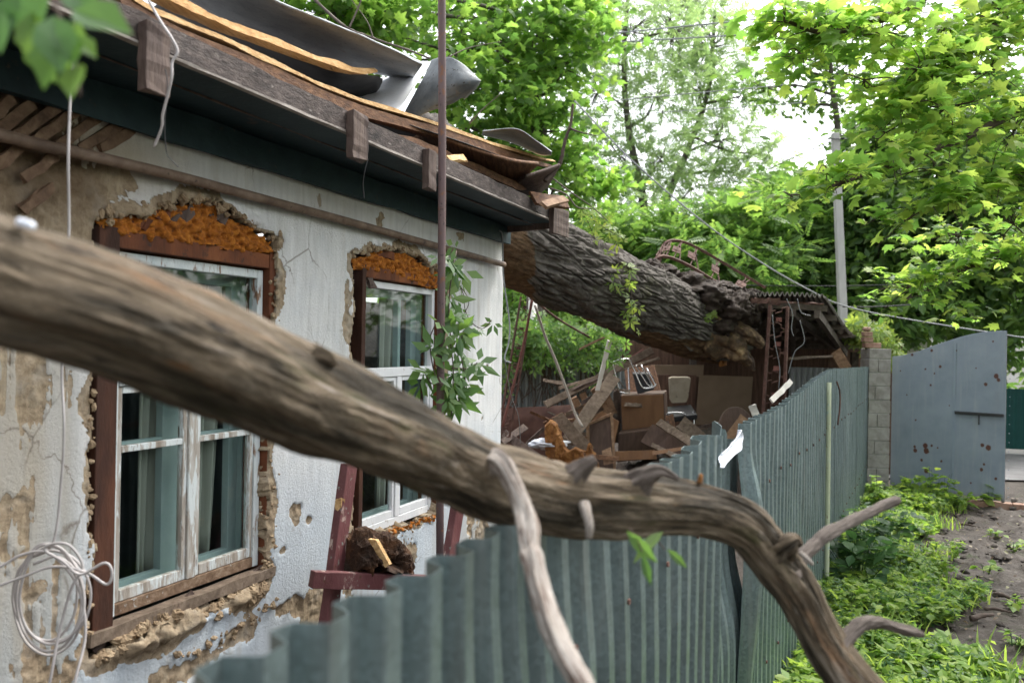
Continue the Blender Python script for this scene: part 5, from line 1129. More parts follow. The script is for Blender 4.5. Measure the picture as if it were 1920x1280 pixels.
patch('roof_sheet', 'black sheet lying inside the roof void under the splintered boards', [[(600, 190, 5.2), (740, 250, 5.4), (860, 300, 5.6), (930, 322, 5.9)], [(600, 168, 4.0), (740, 224, 4.4), (860, 264, 4.9), (960, 300, 5.3)]], M_roofdark)
patch('roof_sheet', 'black torn sheet in the roof void just above the first eave block', [[(150, 20, 4.0), (330, 72, 4.2), (480, 130, 4.4), (610, 186, 4.6)], [(240, 0, 3.2), (345, 52, 3.4), (480, 112, 3.7), (610, 168, 4.0)]], M_roofdark)
plank('broken_board', 1000, 372, 5.8, 1062, 380, 6.1, .10, .025, M_splintdark, 'short red-brown board end lying on the eave above the end block', 'board', seg=4)
plank('broken_board', 1020, 385, 5.7, 1060, 372, 6.0, .06, .02, M_planktan, 'pale short board end crossing on the eave end', 'board', seg=4)
plank('broken_board', 838, 298, 4.75, 872, 296, 4.9, .05, .02, M_splint, 'small pale splinter of board on the fascia right of the pole', 'board', seg=4)
def twig(name, label, runs, m, cat='twig'):
    b = MB()
    for L, r0, r1 in runs:
        P = [at(*q) for q in L]; b.tube(P, np.linspace(r0, r1, len(P)), 7, 10*len(P), jit=.12)
    return tag(b.build(name, m, None, smooth=True), label, cat)
twig('dead_branch', 'bare forked dead branch standing up at the far end of the torn roof', [([(1022, 340, 5.9), (1042, 318, 5.95), (1052, 300, 5.95), (1060, 262, 5.95), (1070, 232, 5.95), (1074, 195, 5.95)], .017, .008), ([(1068, 240, 5.95), (1085, 247, 5.9), (1118, 255, 5.85)], .008, .003)], M_twig, 'branch')
twig('dead_branch', 'bare forked twig lying across the roof top before the maple leaves', [([(560, -30, 5.6), (640, 45, 5.6), (700, 72, 5.6), (760, 92, 5.6), (806, 110, 5.6)], .010, .006), ([(655, 52, 5.6), (672, 14, 5.6), (684, -20, 5.6)], .007, .003), ([(700, 72, 5.6), (688, 40, 5.6), (655, -5, 5.6)], .005, .002), ([(600, 0, 5.6), (650, -30, 5.6)], .008, .004)], M_limbgrey, 'branch')
twig('dead_branch', 'thin bare shoot rising right from behind the curled metal sheet', [([(840, 108, 5.6), (880, 90, 5.7), (940, 78, 5.8)], .005, .002)], M_limbgrey, 'branch')
twig('dead_branch', 'short bare shoot leaning right above the long splintered board', [([(880, 232, 5.4), (905, 205, 5.4), (940, 175, 5.4)], .005, .002)], M_limbgrey, 'branch')
twig('dead_branch', 'curved thin bare twigs hanging over the trunk from the roof end', [([(1030, 352, 5.9), (1062, 365, 5.9), (1082, 388, 5.9), (1110, 391, 5.9)], .007, .003), ([(1036, 334, 5.9), (1070, 360, 5.95), (1110, 388, 6.0), (1140, 415, 6.0)], .006, .003)], M_limbgrey, 'branch')

# ================================================================ pole, wires, cable coil, red trestle, log
b = MB(); p = at(828, -40, 4.0); q = at(831, 1010, 4.0)
pts = [V(p[0]+(q[0]-p[0])*t+.004*math.sin(t*7), 4.0+.05*t, p[2]+(0-p[2])*t) for t in np.linspace(0, 1, 14)]
b.tube(pts, .0185, 14, 80); tag(b.build('thin_pole', M_pole, None, smooth=True, origin=(pts[-1][0], pts[-1][1], 0)), 'thin rusty purple-brown pole standing upright in front of the eave', 'pole')
def wire(name, label, L, r_, m, cat='cable', group=None, n=80):
    b = MB(); b.tube([at(*q) for q in L], r_, 8, n); return tag(b.build(name, m, None, smooth=True), label, cat, group)
wire('hanging_wire', 'kinked white wire dangling from the first eave block', [(262, -25, 2.65), (275, -5, 2.62), (292, 25, 2.62), (306, 48, 2.6), (322, 72, 2.58), (333, 97, 2.58), (323, 117, 2.58), (322, 145, 2.58), (314, 180, 2.6), (305, 215, 2.62), (303, 240, 2.64), (289, 276, 2.66)], .0042, M_cable, 'wire')
wire('hanging_wire', 'thin black wire tail hanging beside the kinked white wire', [(310, 130, 2.62), (314, 160, 2.62), (309, 230, 2.64), (312, 285, 2.66), (322, 300, 2.66), (334, 313, 2.66)], .0015, M_cabledark, 'wire')
wire('hanging_wire', 'thin black wire dangling from the middle eave block', [(690, 298, 3.8), (684, 320, 3.8), (681, 345, 3.82), (683, 372, 3.84)], .0022, M_cabledark, 'wire')
co = [(141, -60, 2.45), (139, 60, 2.45), (132, 180, 2.45), (128, 300, 2.45), (129, 440, 2.5), (120, 600, 2.5), (116, 700, 2.55), (120, 800, 2.55), (115, 900, 2.58), (98, 1020, 2.6)]
for r_ in range(5):
    cx, cy, rx, ry = 92+6*math.sin(r_*2.1), 1118+8*math.cos(r_*1.7), 68+7*math.sin(r_*1.3+1), 92+10*math.cos(r_*2.3)
    for k in range(8):
        a = -math.pi/2+(k+1)*2*math.pi/8+.15*r_; co.append((cx+rx*math.cos(a)*(1 if r_ % 2 else .9)*(-1), cy+ry*math.sin(a), 2.60-.012*r_+.01*math.sin(k*1.7)))
wire('cable_coil', 'grey-white cable hanging down the wall into a loose tangled coil', co, .0042, M_cable, 'cable', n=520)
wire('cable_coil', 'loose cable loops and knot tied round the hanging coil', [(-40, 1112, 2.5), (40, 1082, 2.52), (100, 1062, 2.53), (160, 1072, 2.53), (200, 1095, 2.53), (210, 1072, 2.53), (196, 1055, 2.53), (150, 1076, 2.52), (118, 1052, 2.52), (85, 1032, 2.52), (95, 1020, 2.52), (130, 1022, 2.52), (155, 1062, 2.54), (135, 1100, 2.53), (112, 1180, 2.53), (95, 1270, 2.5), (80, 1340, 2.5)], .0042, M_cable, 'cable', n=260)
wire('cable_coil', 'single cable tail crossing left from the coil and hanging to the ground', [(-40, 1075, 2.52), (0, 1062, 2.54), (40, 1040, 2.55), (85, 1034, 2.55), (120, 1060, 2.55), (150, 1110, 2.56), (160, 1190, 2.55), (140, 1280, 2.5), (130, 1360, 2.5)], .0042, M_cable, 'cable', n=160)
# maroon trestle
rt = thing('wooden_trestle', 'maroon painted wooden trestle with flaking paint leaning under the second window', 'trestle', at(700, 1250, 4.1)*V(1, 1, 0))
def legb(L, wd):
    b = MB(); p, q = at(*L[0]), at(*L[1]); b.beam(p, q, wd, .045, NO, seg=8, jit=.0015, rag=.02); return b.build('leg', M_redpaint, rt, bevel=.004)
legb([(655, 868, 4.30), (598, 1290, 4.0)], .098); legb([(862, 925, 4.75), (820, 1180, 4.5)], .10)
b = MB(); b.beam(at(584, 1085, 3.95), at(800, 1092, 4.35), .045, .078, UP, seg=10, jit=.0015); b.build('crossbar', M_redpaint, rt, bevel=.004)
b = MB(); b.beam(at(640, 935, 4.2), at(632, 975, 4.2), .03, .03, NO, seg=3, jit=.004); b.build('splintered_notch', M_splint, rt)
def log():
    pts = pp([(655, 1046, 4.18, .085), (690, 1044, 4.25, .10), (735, 1060, 4.32, .08), (765, 1080, 4.36, .04)])
    o = lump_tube('rotten_log', pts, M_rotdark, None, 60, 60, .55, 3, 701, False, True, 3)
    tag(o, 'dark crumbling rotten log chunk lying on the maroon trestle crossbar', 'log')
log()
b = MB(); b.prism([at(*q) for q in ((690, 1010, 4.12), (705, 1012, 4.12), (730, 1058, 4.14), (722, 1064, 4.14))], V(.01, .02, 0)); tag(b.build('wood_splinter', M_splint, None), 'pale splinter of wood stuck on the rotten log', 'splinter')
# ================================================================ vegetation
def tmpl_maple():
    o = [(0, 0), (.16, .02), (.42, -.02), (.36, .14), (.60, .30), (.40, .36), (.44, .60), (.18, .56), (0, 1.0)]
    pts = o+[(-x, y) for x, y in o[-2:0:-1]]
    v = [(0, .33, .03)]+[(x, y, -.42*x*x-.16*y*y) for x, y in pts]; n = len(pts)
    return np.array(v), np.array([(0, 1+i, 1+(i+1) % n) for i in range(n)])
def tmpl_oak():
    o = [(0, 0), (.12, .12), (.10, .26), (.30, .38), (.20, .5), (.40, .66), (.24, .76), (.26, .92), (0, 1.0)]
    pts = o+[(-x, y) for x, y in o[-2:0:-1]]
    v = [(0, .5, .03)]+[(x, y, -.2*x*x) for x, y in pts]; n = len(pts)
    return np.array(v), np.array([(0, 1+i, 1+(i+1) % n) for i in range(n)])
def tmpl_oval(w_=.24, fold=.10):
    v = [(0, 0, 0), (w_*.8, .25, fold), (w_, .55, fold), (0, 1, -.08), (-w_, .55, fold), (-w_*.8, .25, fold), (0, .55, 0)]
    return np.array(v), np.array([(0, 1, 6), (1, 2, 6), (2, 3, 6), (3, 4, 6), (4, 5, 6), (5, 0, 6)])
def leaflet(c, a, l, w_, z=0):
    c = np.array(c); d = np.array([math.sin(a), math.cos(a)]); n = np.array([d[1], -d[0]])
    p = [c, c+d*l*.45+n*w_, c+d*l, c+d*l*.45-n*w_]
    return [(x, y, z-.15*abs(x)) for x, y in p]
def tmpl_multi(lf):
    v = []; f = []
    for q in lf:
        k = len(v); v += leaflet(*q); f += [(k, k+1, k+2), (k, k+2, k+3)]
    return np.array(v), np.array(f)
T_maple = tmpl_maple(); T_oak = tmpl_oak(); T_oval = tmpl_oval(); T_wide = tmpl_oval(.34, .06); T_long = tmpl_oval(.15, .05)
T_palm5 = tmpl_multi([((.10*math.sin(a), .10*math.cos(a)), a, l, .125) for a, l in ((0, .75), (.85, .65), (-.85, .65), (1.75, .48), (-1.75, .48))])
T_tri = tmpl_multi([((0, 0), a, l, .2) for a, l in ((0, .8), (1.1, .62), (-1.1, .62))])
T_pinn = tmpl_multi([((0, .08+.14*k), s*(1.15-.05*k), .36-.02*k, .07) for k in range(6) for s in (1, -1)]+[((0, .9), 0, .3, .07)])
def leaves(name, pos, nrm, dr, size, tm, m, parent=None, origin=None):
    tv, tf = tm; pos = np.asarray(pos); n = len(pos)
    nrm = nrm/(np.linalg.norm(nrm, axis=1)[:, None]+1e-9); dr = dr-nrm*(dr*nrm).sum(1)[:, None]; dr /= np.linalg.norm(dr, axis=1)[:, None]+1e-9
    bx = np.cross(dr, nrm); sz = np.broadcast_to(size, (n,))[:, None, None]
    P = pos[:, None, :]+sz*(tv[None, :, 0:1]*bx[:, None, :]+tv[None, :, 1:2]*dr[:, None, :]+tv[None, :, 2:3]*nrm[:, None, :])
    f = tf[None]+(np.arange(n)*len(tv))[:, None, None]
    return link_mesh(name, P.reshape(-1, 3), f.reshape(-1, 3), m, parent, False, origin=origin)
def sprays(clumps, ns, nl, sr, flat, r_, droop=.3, shell=.35, tilt=.5):
    """clumps (c, (rx,ry,rz), weight) -> leaf pos, normal, direction, spray centres with clump index."""
    Wt = np.array([c[2] for c in clumps], float); Wt /= Wt.sum(); ps = []; ns_ = []; ds = []; sc = []; ci = []
    for i, (c, rad, _) in enumerate(clumps):
        k = max(1, int(ns*Wt[i])); d = r_.normal(0, 1, (k, 3)); d /= np.linalg.norm(d, axis=1)[:, None]
        rr = (shell+(1-shell)*r_.random(k))**.6; cc = np.asarray(c)+d*rr[:, None]*np.asarray(rad)
        sc.append(cc); ci += [i]*k
        for q in range(k):
            m_ = int(nl*r_.uniform(.6, 1.4)); outw = d[q]*V(1, 1, .2)
            p = cc[q]+r_.normal(0, 1, (m_, 3))*V(sr, sr, sr*flat)*.6+outw*r_.uniform(0, sr, (m_, 1))
            ps.append(p); ns_.append(V(0, 0, 1)+r_.normal(0, tilt, (m_, 3))); dd = outw+r_.normal(0, .8, (m_, 3)); dd[:, 2] -= droop; ds.append(dd)
    return np.vstack(ps), np.vstack(ns_), np.vstack(ds), np.vstack(sc), np.array(ci)
def tree(name, label, base, trunk, clumps, ns, nl, sr, flat, size, tm, lm, seed, tr=.14, droop=.3, twigs=.5, bm=None, group=None, tilt=.5, shell=.35, cat='tree', limb_r=.045):
    r_ = np.random.default_rng(seed); base = V(base); t = thing(name, label, cat, base, group)
    b = MB(); tp = np.array(trunk, float)
    if len(tp): b.tube(tp, np.linspace(tr, tr*.3, len(tp)), 10, 8*len(tp), jit=.03)
    pos, nrm, dr, sc, ci = sprays(clumps, ns, nl, sr, flat, r_, droop, shell, tilt)
    for i, (c, rad, _) in enumerate(clumps):
        c = V(c)
        if len(tp):
            ps = spline(tp, 40); j = np.argmin(np.linalg.norm(ps-(c-UP*.6*max(rad)), axis=1)); a = ps[j]
            mid = (a+c)/2+r_.normal(0, .12, 3)*np.linalg.norm(c-a)*.6
            b.tube([a, mid, c], [limb_r, limb_r*.7, limb_r*.35], 6, 12, jit=.05)
        for s in sc[ci == i]:
            if r_.random() < twigs:
                m_ = (c+s)/2+r_.normal(0, .1, 3)*np.linalg.norm(s-c); b.tube([c+(s-c)*.1, m_, s], [limb_r*.35, limb_r*.22, limb_r*.1], 3, 6, cap=False)
    if b.n: b.build('trunk', bm or M_trunk, t, smooth=True)
    leaves('crown', pos, nrm, dr, size*r_.uniform(.7, 1.2, len(pos)), tm, lm, t); return t
def cl(x, y, Y, rx, rz=None, ry=None, wt=None):
    """clump at photo pixel x,y and depth Y with radii in pixels."""
    k = Y/F; rx_ = rx*k; rz_ = (rz or rx)*k; ry_ = ry if ry else (rx_+rz_)/2
    return (at(x, y, Y), (rx_, ry_, rz_), wt if wt else (rx*(rz or rx))/1000)
def down(x, y, Y): p = at(x, y, Y); return V(p[0], p[1], 0)

# maple standing behind the house roof
mb_ = down(1005, 300, 15.5)
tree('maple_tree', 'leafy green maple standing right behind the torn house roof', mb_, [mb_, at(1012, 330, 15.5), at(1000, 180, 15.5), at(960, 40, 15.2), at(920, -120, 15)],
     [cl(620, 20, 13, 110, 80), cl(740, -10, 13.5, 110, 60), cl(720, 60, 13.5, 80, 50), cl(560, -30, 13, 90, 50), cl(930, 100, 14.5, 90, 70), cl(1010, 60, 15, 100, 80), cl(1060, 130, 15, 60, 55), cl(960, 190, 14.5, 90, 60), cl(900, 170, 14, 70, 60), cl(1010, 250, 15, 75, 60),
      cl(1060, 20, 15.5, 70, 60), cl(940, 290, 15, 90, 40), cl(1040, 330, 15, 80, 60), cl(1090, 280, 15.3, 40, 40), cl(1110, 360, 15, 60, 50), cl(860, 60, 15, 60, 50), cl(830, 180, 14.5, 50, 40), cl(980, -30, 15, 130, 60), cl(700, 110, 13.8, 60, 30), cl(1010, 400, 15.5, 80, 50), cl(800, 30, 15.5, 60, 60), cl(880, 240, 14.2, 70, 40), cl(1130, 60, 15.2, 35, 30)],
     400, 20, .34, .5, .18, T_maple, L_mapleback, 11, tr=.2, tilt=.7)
# airy trees with fine leaves in the middle
for k, (lab, base, trunk, cls, sd) in enumerate((
    ('tall airy pale-green tree with thin twin stems in the middle background', down(1200, 450, 25), [(1205, 480), (1206, 380), (1180, 250), (1170, 120), (1180, -40)],
     [cl(1180, 60, 25, 110, 90), cl(1120, 170, 25, 80, 80), cl(1230, 180, 25, 90, 80), cl(1160, 290, 25, 100, 60), cl(1240, 300, 25, 80, 60), cl(1100, 80, 25.5, 60, 90), cl(1260, 60, 25, 80, 80), cl(1200, 380, 25, 110, 50), cl(1120, 380, 24.5, 60, 50)], 21),
    ('airy pale-green tree with forked dark stem right of the tall twin-stemmed one', down(1245, 450, 27), [(1235, 480), (1245, 390), (1290, 280), (1330, 160), (1340, 20)],
     [cl(1330, 90, 27, 90, 90), cl(1390, 180, 27, 60, 70), cl(1350, 260, 27, 90, 60), cl(1400, 330, 26.5, 80, 50), cl(1300, 350, 26.5, 90, 50), cl(1310, 170, 27, 60, 60), cl(1290, 10, 27, 90, 50), cl(1440, 290, 27, 30, 40)], 22))):
    tree('slender_tree', lab, base, [base]+[at(x, y, 25+2*k) for x, y in trunk], cls, 470, 6, .5, .7, .34, T_pinn, L_locust, sd, tr=.17, twigs=.6, tilt=.8, droop=.5, group='airy background trees', limb_r=.05)
# sumac thicket behind the trunk
tree('sumac_bush', 'bright green feathery thicket behind the rusty lattice arch', down(1360, 480, 17), [down(1360, 480, 17), at(1365, 420, 17)],
     [cl(1310, 430, 17, 60, 50), cl(1390, 430, 17, 70, 60), cl(1440, 480, 16.5, 60, 50), cl(1380, 500, 16, 70, 40), cl(1290, 480, 16.5, 60, 40), cl(1460, 400, 17.5, 50, 60), cl(1220, 450, 18, 70, 50), cl(1150, 440, 18, 60, 50)],
     330, 9, .34, .5, .40, T_pinn, L_mid, 23, tr=.08, twigs=.4, tilt=.6, droop=.5, cat='bush')
# dense vine-hung trees on the right
tree('dense_tree', 'dense dark tree hung with creeper behind the concrete utility pole', down(1560, 500, 18), [down(1560, 500, 18), at(1560, 480, 18), at(1550, 380, 18), at(1540, 320, 18)],
     [cl(1520, 460, 18, 70, 70), cl(1590, 420, 18, 80, 90), cl(1560, 540, 17.5, 90, 60), cl(1650, 520, 17, 80, 80), cl(1500, 380, 18, 50, 50), cl(1640, 390, 18, 80, 90), cl(1480, 520, 17.5, 60, 50), cl(1610, 590, 16.5, 80, 50), cl(1540, 370, 18, 50, 45)],
     820, 13, .34, .8, .24, T_oval, L_dark, 24, tr=.22, tilt=.9, droop=.9)
tree('dense_tree', 'tall dark-leaved tree filling the right edge behind the gate', down(1800, 500, 17), [down(1800, 500, 17), at(1800, 520, 17), at(1790, 380, 17), at(1770, 200, 17)],
     [cl(1720, 400, 17, 90, 110), cl(1800, 350, 17, 90, 110), cl(1880, 400, 17, 80, 110), cl(1740, 530, 16.5, 80, 60), cl(1830, 500, 17, 70, 60), cl(1900, 540, 16.5, 60, 90), cl(1700, 270, 18, 70, 60), cl(1850, 220, 18, 90, 80), cl(1680, 590, 16, 60, 50), cl(1760, 600, 16.5, 60, 40), cl(1890, 640, 16, 40, 40), cl(1640, 260, 18, 60, 50)],
     1050, 13, .34, .8, .25, T_oval, L_dark, 25, tr=.25, tilt=.9, droop=.8)
tree('poplar_tree', 'thin sparse dark tree rising behind the top of the utility pole', down(1570, 300, 22), [down(1570, 300, 22), at(1572, 300, 22), at(1560, 160, 22), at(1550, 20, 22)],
     [cl(1540, 110, 22, 30, 60), cl(1590, 120, 22, 30, 50), cl(1490, 130, 22, 50, 25), cl(1440, 165, 22, 50, 25), cl(1560, 190, 22, 40, 40), cl(1600, 60, 22, 30, 40), cl(1480, 190, 22, 40, 25)],
     120, 9, .36, .8, .22, T_oval, L_dark, 26, tr=.12, tilt=.9)
tree('dense_tree', 'leafy tree filling the gap between the utility pole and the airy trees', down(1480, 400, 21), [down(1480, 400, 21), at(1480, 420, 21), at(1470, 350, 21)],
     [cl(1440, 370, 21, 60, 40), cl(1500, 360, 21, 60, 30), cl(1540, 400, 20.5, 50, 50), cl(1410, 420, 21, 60, 50), cl(1480, 440, 20, 70, 50)],
     360, 12, .36, .6, .24, T_oval, L_mid, 27, tr=.14, tilt=.8)
# bright maple reaching in from the right
mx = V(8.4, 7.6, 0)
brs = [[(2050, -40, 8.2), (1920, 45, 7.8), (1830, 82, 7.5), (1750, 110, 7.2)], [(2050, 160, 7.8), (1920, 205, 7.3), (1800, 262, 7.0), (1700, 300, 6.8), (1560, 350, 6.6)], [(1980, -80, 7.8), (1830, 60, 7.4), (1760, 150, 7.1), (1680, 215, 6.9)],
       [(1900, -60, 7.2), (1700, 20, 6.8), (1560, 60, 6.6), (1470, 40, 6.5)], [(2050, 330, 7.6), (1920, 330, 7.2), (1820, 360, 7.0), (1740, 390, 6.9)], [(2050, 200, 8.5), (1930, 190, 8.2), (1820, 240, 8.0), (1720, 250, 8.0)], [(2060, 480, 8.6), (1930, 470, 8.3), (1820, 500, 8.2), (1700, 540, 8.1)]]
t = thing('maple_tree', 'bright yellow-green maple reaching its layered branches in from the right edge', 'tree', mx)
r_ = np.random.default_rng(31); b = MB(); b.tube([mx, mx+V(.05, .05, 2), mx+V(-.1, 0, 4), mx+V(.1, .1, 7)], [.2, .18, .16, .1], 12, 40)
pos = []; nrm = []; dr = []
for k, L in enumerate(brs):
    P0 = [at(*q) for q in L]; root = mx+V(0, 0, max(1.8, P0[0][2]-.3)); pts = [root]+P0
    b.tube(pts, np.linspace(.06, .012, len(pts)), 7, 50, jit=.06); ps = spline(pts, 60)
    for j in range(18, 60):
        for q in range(2):
            if r_.random() < .25: continue
            side = nz(np.cross(ps[min(j+1, 59)]-ps[j-1], UP))*(1 if r_.random() < .5 else -1)
            dd = nz(side*r_.uniform(.5, 1.0)+nz(ps[min(j+1, 59)]-ps[j-1])*r_.uniform(.2, .9)+UP*r_.normal(0, .15)); l = r_.uniform(.15, .62)
            e = ps[j]+dd*l-UP*.12*l; b.tube([ps[j], ps[j]+dd*l*.5+UP*.02, e], [.006, .004, .002], 4, 6, cap=False)
            m_ = int(4+12*l*r_.uniform(.7, 1.3)); u = r_.random((m_, 1)); p = ps[j]+dd*l*u-UP*.12*l*u*u+r_.normal(0, .06, (m_, 3))*V(1, 1, .7)
            pos.append(p+UP*.07); nrm.append(V(0, 0, 1)+r_.normal(0, .42, (m_, 3))); d2 = dd+r_.normal(0, .7, (m_, 3)); d2[:, 2] -= .35; dr.append(d2)
ex = [cl(1500, 100, 6.6, 55, 35), cl(1560, 30, 6.7, 60, 40), cl(1650, 60, 6.9, 70, 50), cl(1460, 60, 6.6, 30, 25), cl(1720, 130, 7, 70, 50), cl(1620, 150, 6.9, 60, 35), cl(1780, 200, 7.2, 80, 50), cl(1860, 130, 7.5, 80, 60), cl(1880, 20, 7.6, 70, 50), cl(1660, 250, 7, 60, 35), cl(1560, 330, 6.7, 60, 25), cl(1750, 320, 7, 80, 35), cl(1880, 330, 7.3, 60, 60), cl(1480, 365, 6.6, 40, 18), cl(1800, 440, 8, 70, 35), cl(1880, 470, 8.2, 60, 50), cl(1740, 545, 8.1, 50, 22), cl(1700, 560, 8.1, 40, 15), cl(1830, 600, 8.3, 35, 25), cl(1900, 250, 7.5, 50, 60), cl(1900, 420, 7.6, 40, 50), cl(1770, 50, 7.4, 70, 50)]
p2, n2, d2, sc2, ci2 = sprays(ex, 230, 9, .26, .4, r_, .35, .2, .42); pos.append(p2); nrm.append(n2); dr.append(d2)
for i, s in enumerate(sc2):
    c = V(ex[ci2[i]][0]); b.tube([c, (c+s)/2+r_.normal(0, .04, 3), s], [.007, .005, .002], 4, 6, cap=False)
b.build('trunk', M_twig, t, smooth=True)
pos = np.vstack(pos); leaves('crown', pos, np.vstack(nrm), np.vstack(dr), .112*r_.uniform(.5, 1.35, len(pos)), T_maple, L_maple, t)
# greenery behind, low
tree('background_thicket', 'low green thicket glimpsed under the trunk beyond the back fence', down(1000, 600, 17), [down(1000, 600, 17), at(1000, 560, 17)],
     [cl(960, 570, 17, 50, 60), cl(1030, 570, 17, 60, 50), cl(1100, 600, 17, 60, 50), cl(930, 540, 18, 60, 60), cl(1180, 560, 18, 70, 60)], 190, 12, .36, .7, .26, T_oval, L_mid, 33, tr=.1, tilt=.8, cat='bush')
def farwood():
    r_ = np.random.default_rng(40); c = [cl(x, 560+20*math.sin(x), 34+4*math.sin(x*.7), 110, 90) for x in range(860, 2400, 90)]+[cl(x, 470, 40, 90, 60) for x in range(1560, 2300, 110)]
    p, n, d, _, _ = sprays(c, 1500, 10, .8, .8, r_, .5, .2, .9); o = leaves('far_trees', p, n, d, .55*r_.uniform(.7, 1.3, len(p)), T_oval, L_mid); o['kind'] = 'stuff'; o['label'] = 'far green trees closing the view behind the yard'
farwood()
def treerow():
    r_ = np.random.default_rng(44); c = []
    for k in range(13):
        y = -14+3.0*k; x = 13.5+1.5*math.sin(k*2.3); c += [(V(x, y, 5.2+math.sin(k)), (1.9, 1.9, 2.4), 1.0), (V(x+.6, y+1.3, 2.4), (1.7, 1.7, 1.7), .8), (V(x-.4, y+.5, .9), (1.4, 1.4, .9), .4)]
    for k in range(6): c.append((V(-6+4*k, -13, 4.2), (2.4, 1.8, 3.6), 1.2))
    p, n, d, _, _ = sprays(c, 1500, 9, .5, .8, r_, .5, .3, .9); o = leaves('tree_row', p, n, d, .34*r_.uniform(.7, 1.3, len(p)), T_oval, L_dark); o['kind'] = 'stuff'; o['label'] = 'row of trees across the path mirrored in the window panes'
treerow()
# ---- creeper on the back fence, on the trunk, on the pole, on the shed end
def strand_leaves(strands, per, size, spread, seed, droop=.6, face=None):
    r_ = np.random.default_rng(seed); P = []; Nn = []; D = []; S_ = []
    for L in strands:
        L = np.array(L); n = max(2, int(per*np.linalg.norm(np.diff(L, axis=0), axis=1).sum())); q = spline(L, n)
        P.append(q+r_.normal(0, spread, (n, 3))); f = V(0, -1, .5) if face is None else face
        Nn.append(f+r_.normal(0, .5, (n, 3))); d = r_.normal(0, .7, (n, 3)); d[:, 2] -= droop; D.append(d); S_.append(size*r_.uniform(.55, 1.2, n))
    return np.vstack(P), np.vstack(Nn), np.vstack(D), np.concatenate(S_)
def creeper(name, label, strands, per, size, spread, seed, tm, lm, cat='creeper', stem=.004, droop=.6, face=None, stems=True, group=None):
    base = strands[0][0]; t = thing(name, label, cat, base, group)
    if stems:
        b = MB()
        for L in strands:
            b.tube(L, stem, 5, 24, jit=.1)
            if len(strands) < 8: b.build('stem', M_twig, t, smooth=True); b = MB()
        if b.n: b.build('stem', M_twig, t, smooth=True)['kind'] = 'stuff'
    p, n, d, s = strand_leaves(strands, per, size, spread, seed, droop, face); leaves('foliage', p, n, d, s, tm, lm, t); return t
def pxs(L): return [at(*q) for q in L]
r_ = np.random.default_rng(51)
st = []
for k in range(46):
    x = 930+r_.random()*200; y = 600+r_.random()*34; Y = 12.35-r_.random()*.3; st.append(pxs([(x, y, Y+.2), (x+r_.normal(0, 15), y+20, Y), (x+r_.normal(0, 20), y+40+r_.random()*60*(1 if k % 3 == 0 else .4), Y)]))
creeper('wall_creeper', 'thick green creeper spilling over the top of the grey back fence', st, 30, .17, .09, 52, T_palm5, L_mid)
st = []
for k in range(60):
    x = 940+r_.random()*215; st.append(pxs([(x, 655+r_.random()*20, 12.5), (x+r_.normal(0, 14), 700, 12.48), (x+r_.normal(0, 22), 730+r_.random()*40, 12.48)]))
b = MB()
for L in st: b.tube(L, .007, 4, 10, jit=.2)
tag(b.build('bare_vine', M_twig, None), 'tangle of bare brown vine stems on the grey back fence', 'vine')
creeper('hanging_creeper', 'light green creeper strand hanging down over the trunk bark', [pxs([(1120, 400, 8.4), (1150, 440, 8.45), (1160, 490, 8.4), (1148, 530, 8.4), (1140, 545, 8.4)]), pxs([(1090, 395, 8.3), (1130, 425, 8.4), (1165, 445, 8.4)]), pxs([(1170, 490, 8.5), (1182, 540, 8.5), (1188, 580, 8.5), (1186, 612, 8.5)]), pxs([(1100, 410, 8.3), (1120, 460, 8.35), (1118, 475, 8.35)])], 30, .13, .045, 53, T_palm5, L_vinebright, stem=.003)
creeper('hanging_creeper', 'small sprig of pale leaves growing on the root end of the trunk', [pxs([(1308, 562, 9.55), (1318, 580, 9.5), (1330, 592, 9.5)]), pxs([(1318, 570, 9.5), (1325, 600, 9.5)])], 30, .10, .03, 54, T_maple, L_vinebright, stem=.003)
creeper('hanging_creeper', 'green creeper sprig hanging beside the white slat under the trunk', [pxs([(1140, 640, 9.7), (1158, 655, 9.7), (1150, 690, 9.7)]), pxs([(1146, 640, 9.7), (1164, 670, 9.7), (1140, 685, 9.7)])], 34, .12, .04, 55, T_long, L_mid, stem=.003)
creeper('pole_creeper', 'five-fingered green creeper climbing the thin pole beside the second window', [pxs([(846, 780, 4.05), (850, 700, 4.05), (845, 640, 4.05), (842, 560, 4.08), (850, 500, 4.15), (856, 470, 4.3)]), pxs([(850, 770, 4.05), (872, 720, 4.1), (862, 650, 4.05), (870, 620, 4.1)]), pxs([(838, 740, 4.0), (815, 700, 4.0), (806, 640, 4.0), (815, 610, 4.0)]), pxs([(846, 690, 4.05), (880, 690, 4.1), (895, 680, 4.1)]), pxs([(830, 720, 3.98), (808, 718, 4.0), (800, 705, 4.0)])], 24, .165, .030, 56, T_palm5, L_vine, face=V(.5, -.8, .45), stem=.003)
creeper('pole_creeper', 'thin curling creeper tendrils reaching over the white wall right of the pole', [pxs([(838, 500, 4.4), (850, 520, 4.5), (868, 548, 4.5), (872, 580, 4.5), (884, 604, 4.5), (905, 616, 4.5), (922, 600, 4.5)]), pxs([(845, 515, 4.5), (878, 560, 4.5), (870, 590, 4.5)])], 11, .10, .015, 57, T_palm5, L_vine, face=V(.6, -.7, .4), stem=.0022)
r_ = np.random.default_rng(58); st = []
for k in range(26):
    x = 1590+r_.random()*60; y = 590+(x-1590)*.5+r_.random()*40; st.append(pxs([(x, y, 12.3), (x+15, y+10, 12.1), (x+25+r_.random()*25, y+20+r_.random()*26, 11.9)]))
creeper('shed_creeper', 'bright yellow-green creeper over the right end of the shed roof beside the pillar', st, 36, .16, .07, 59, T_palm5, L_vinebright)
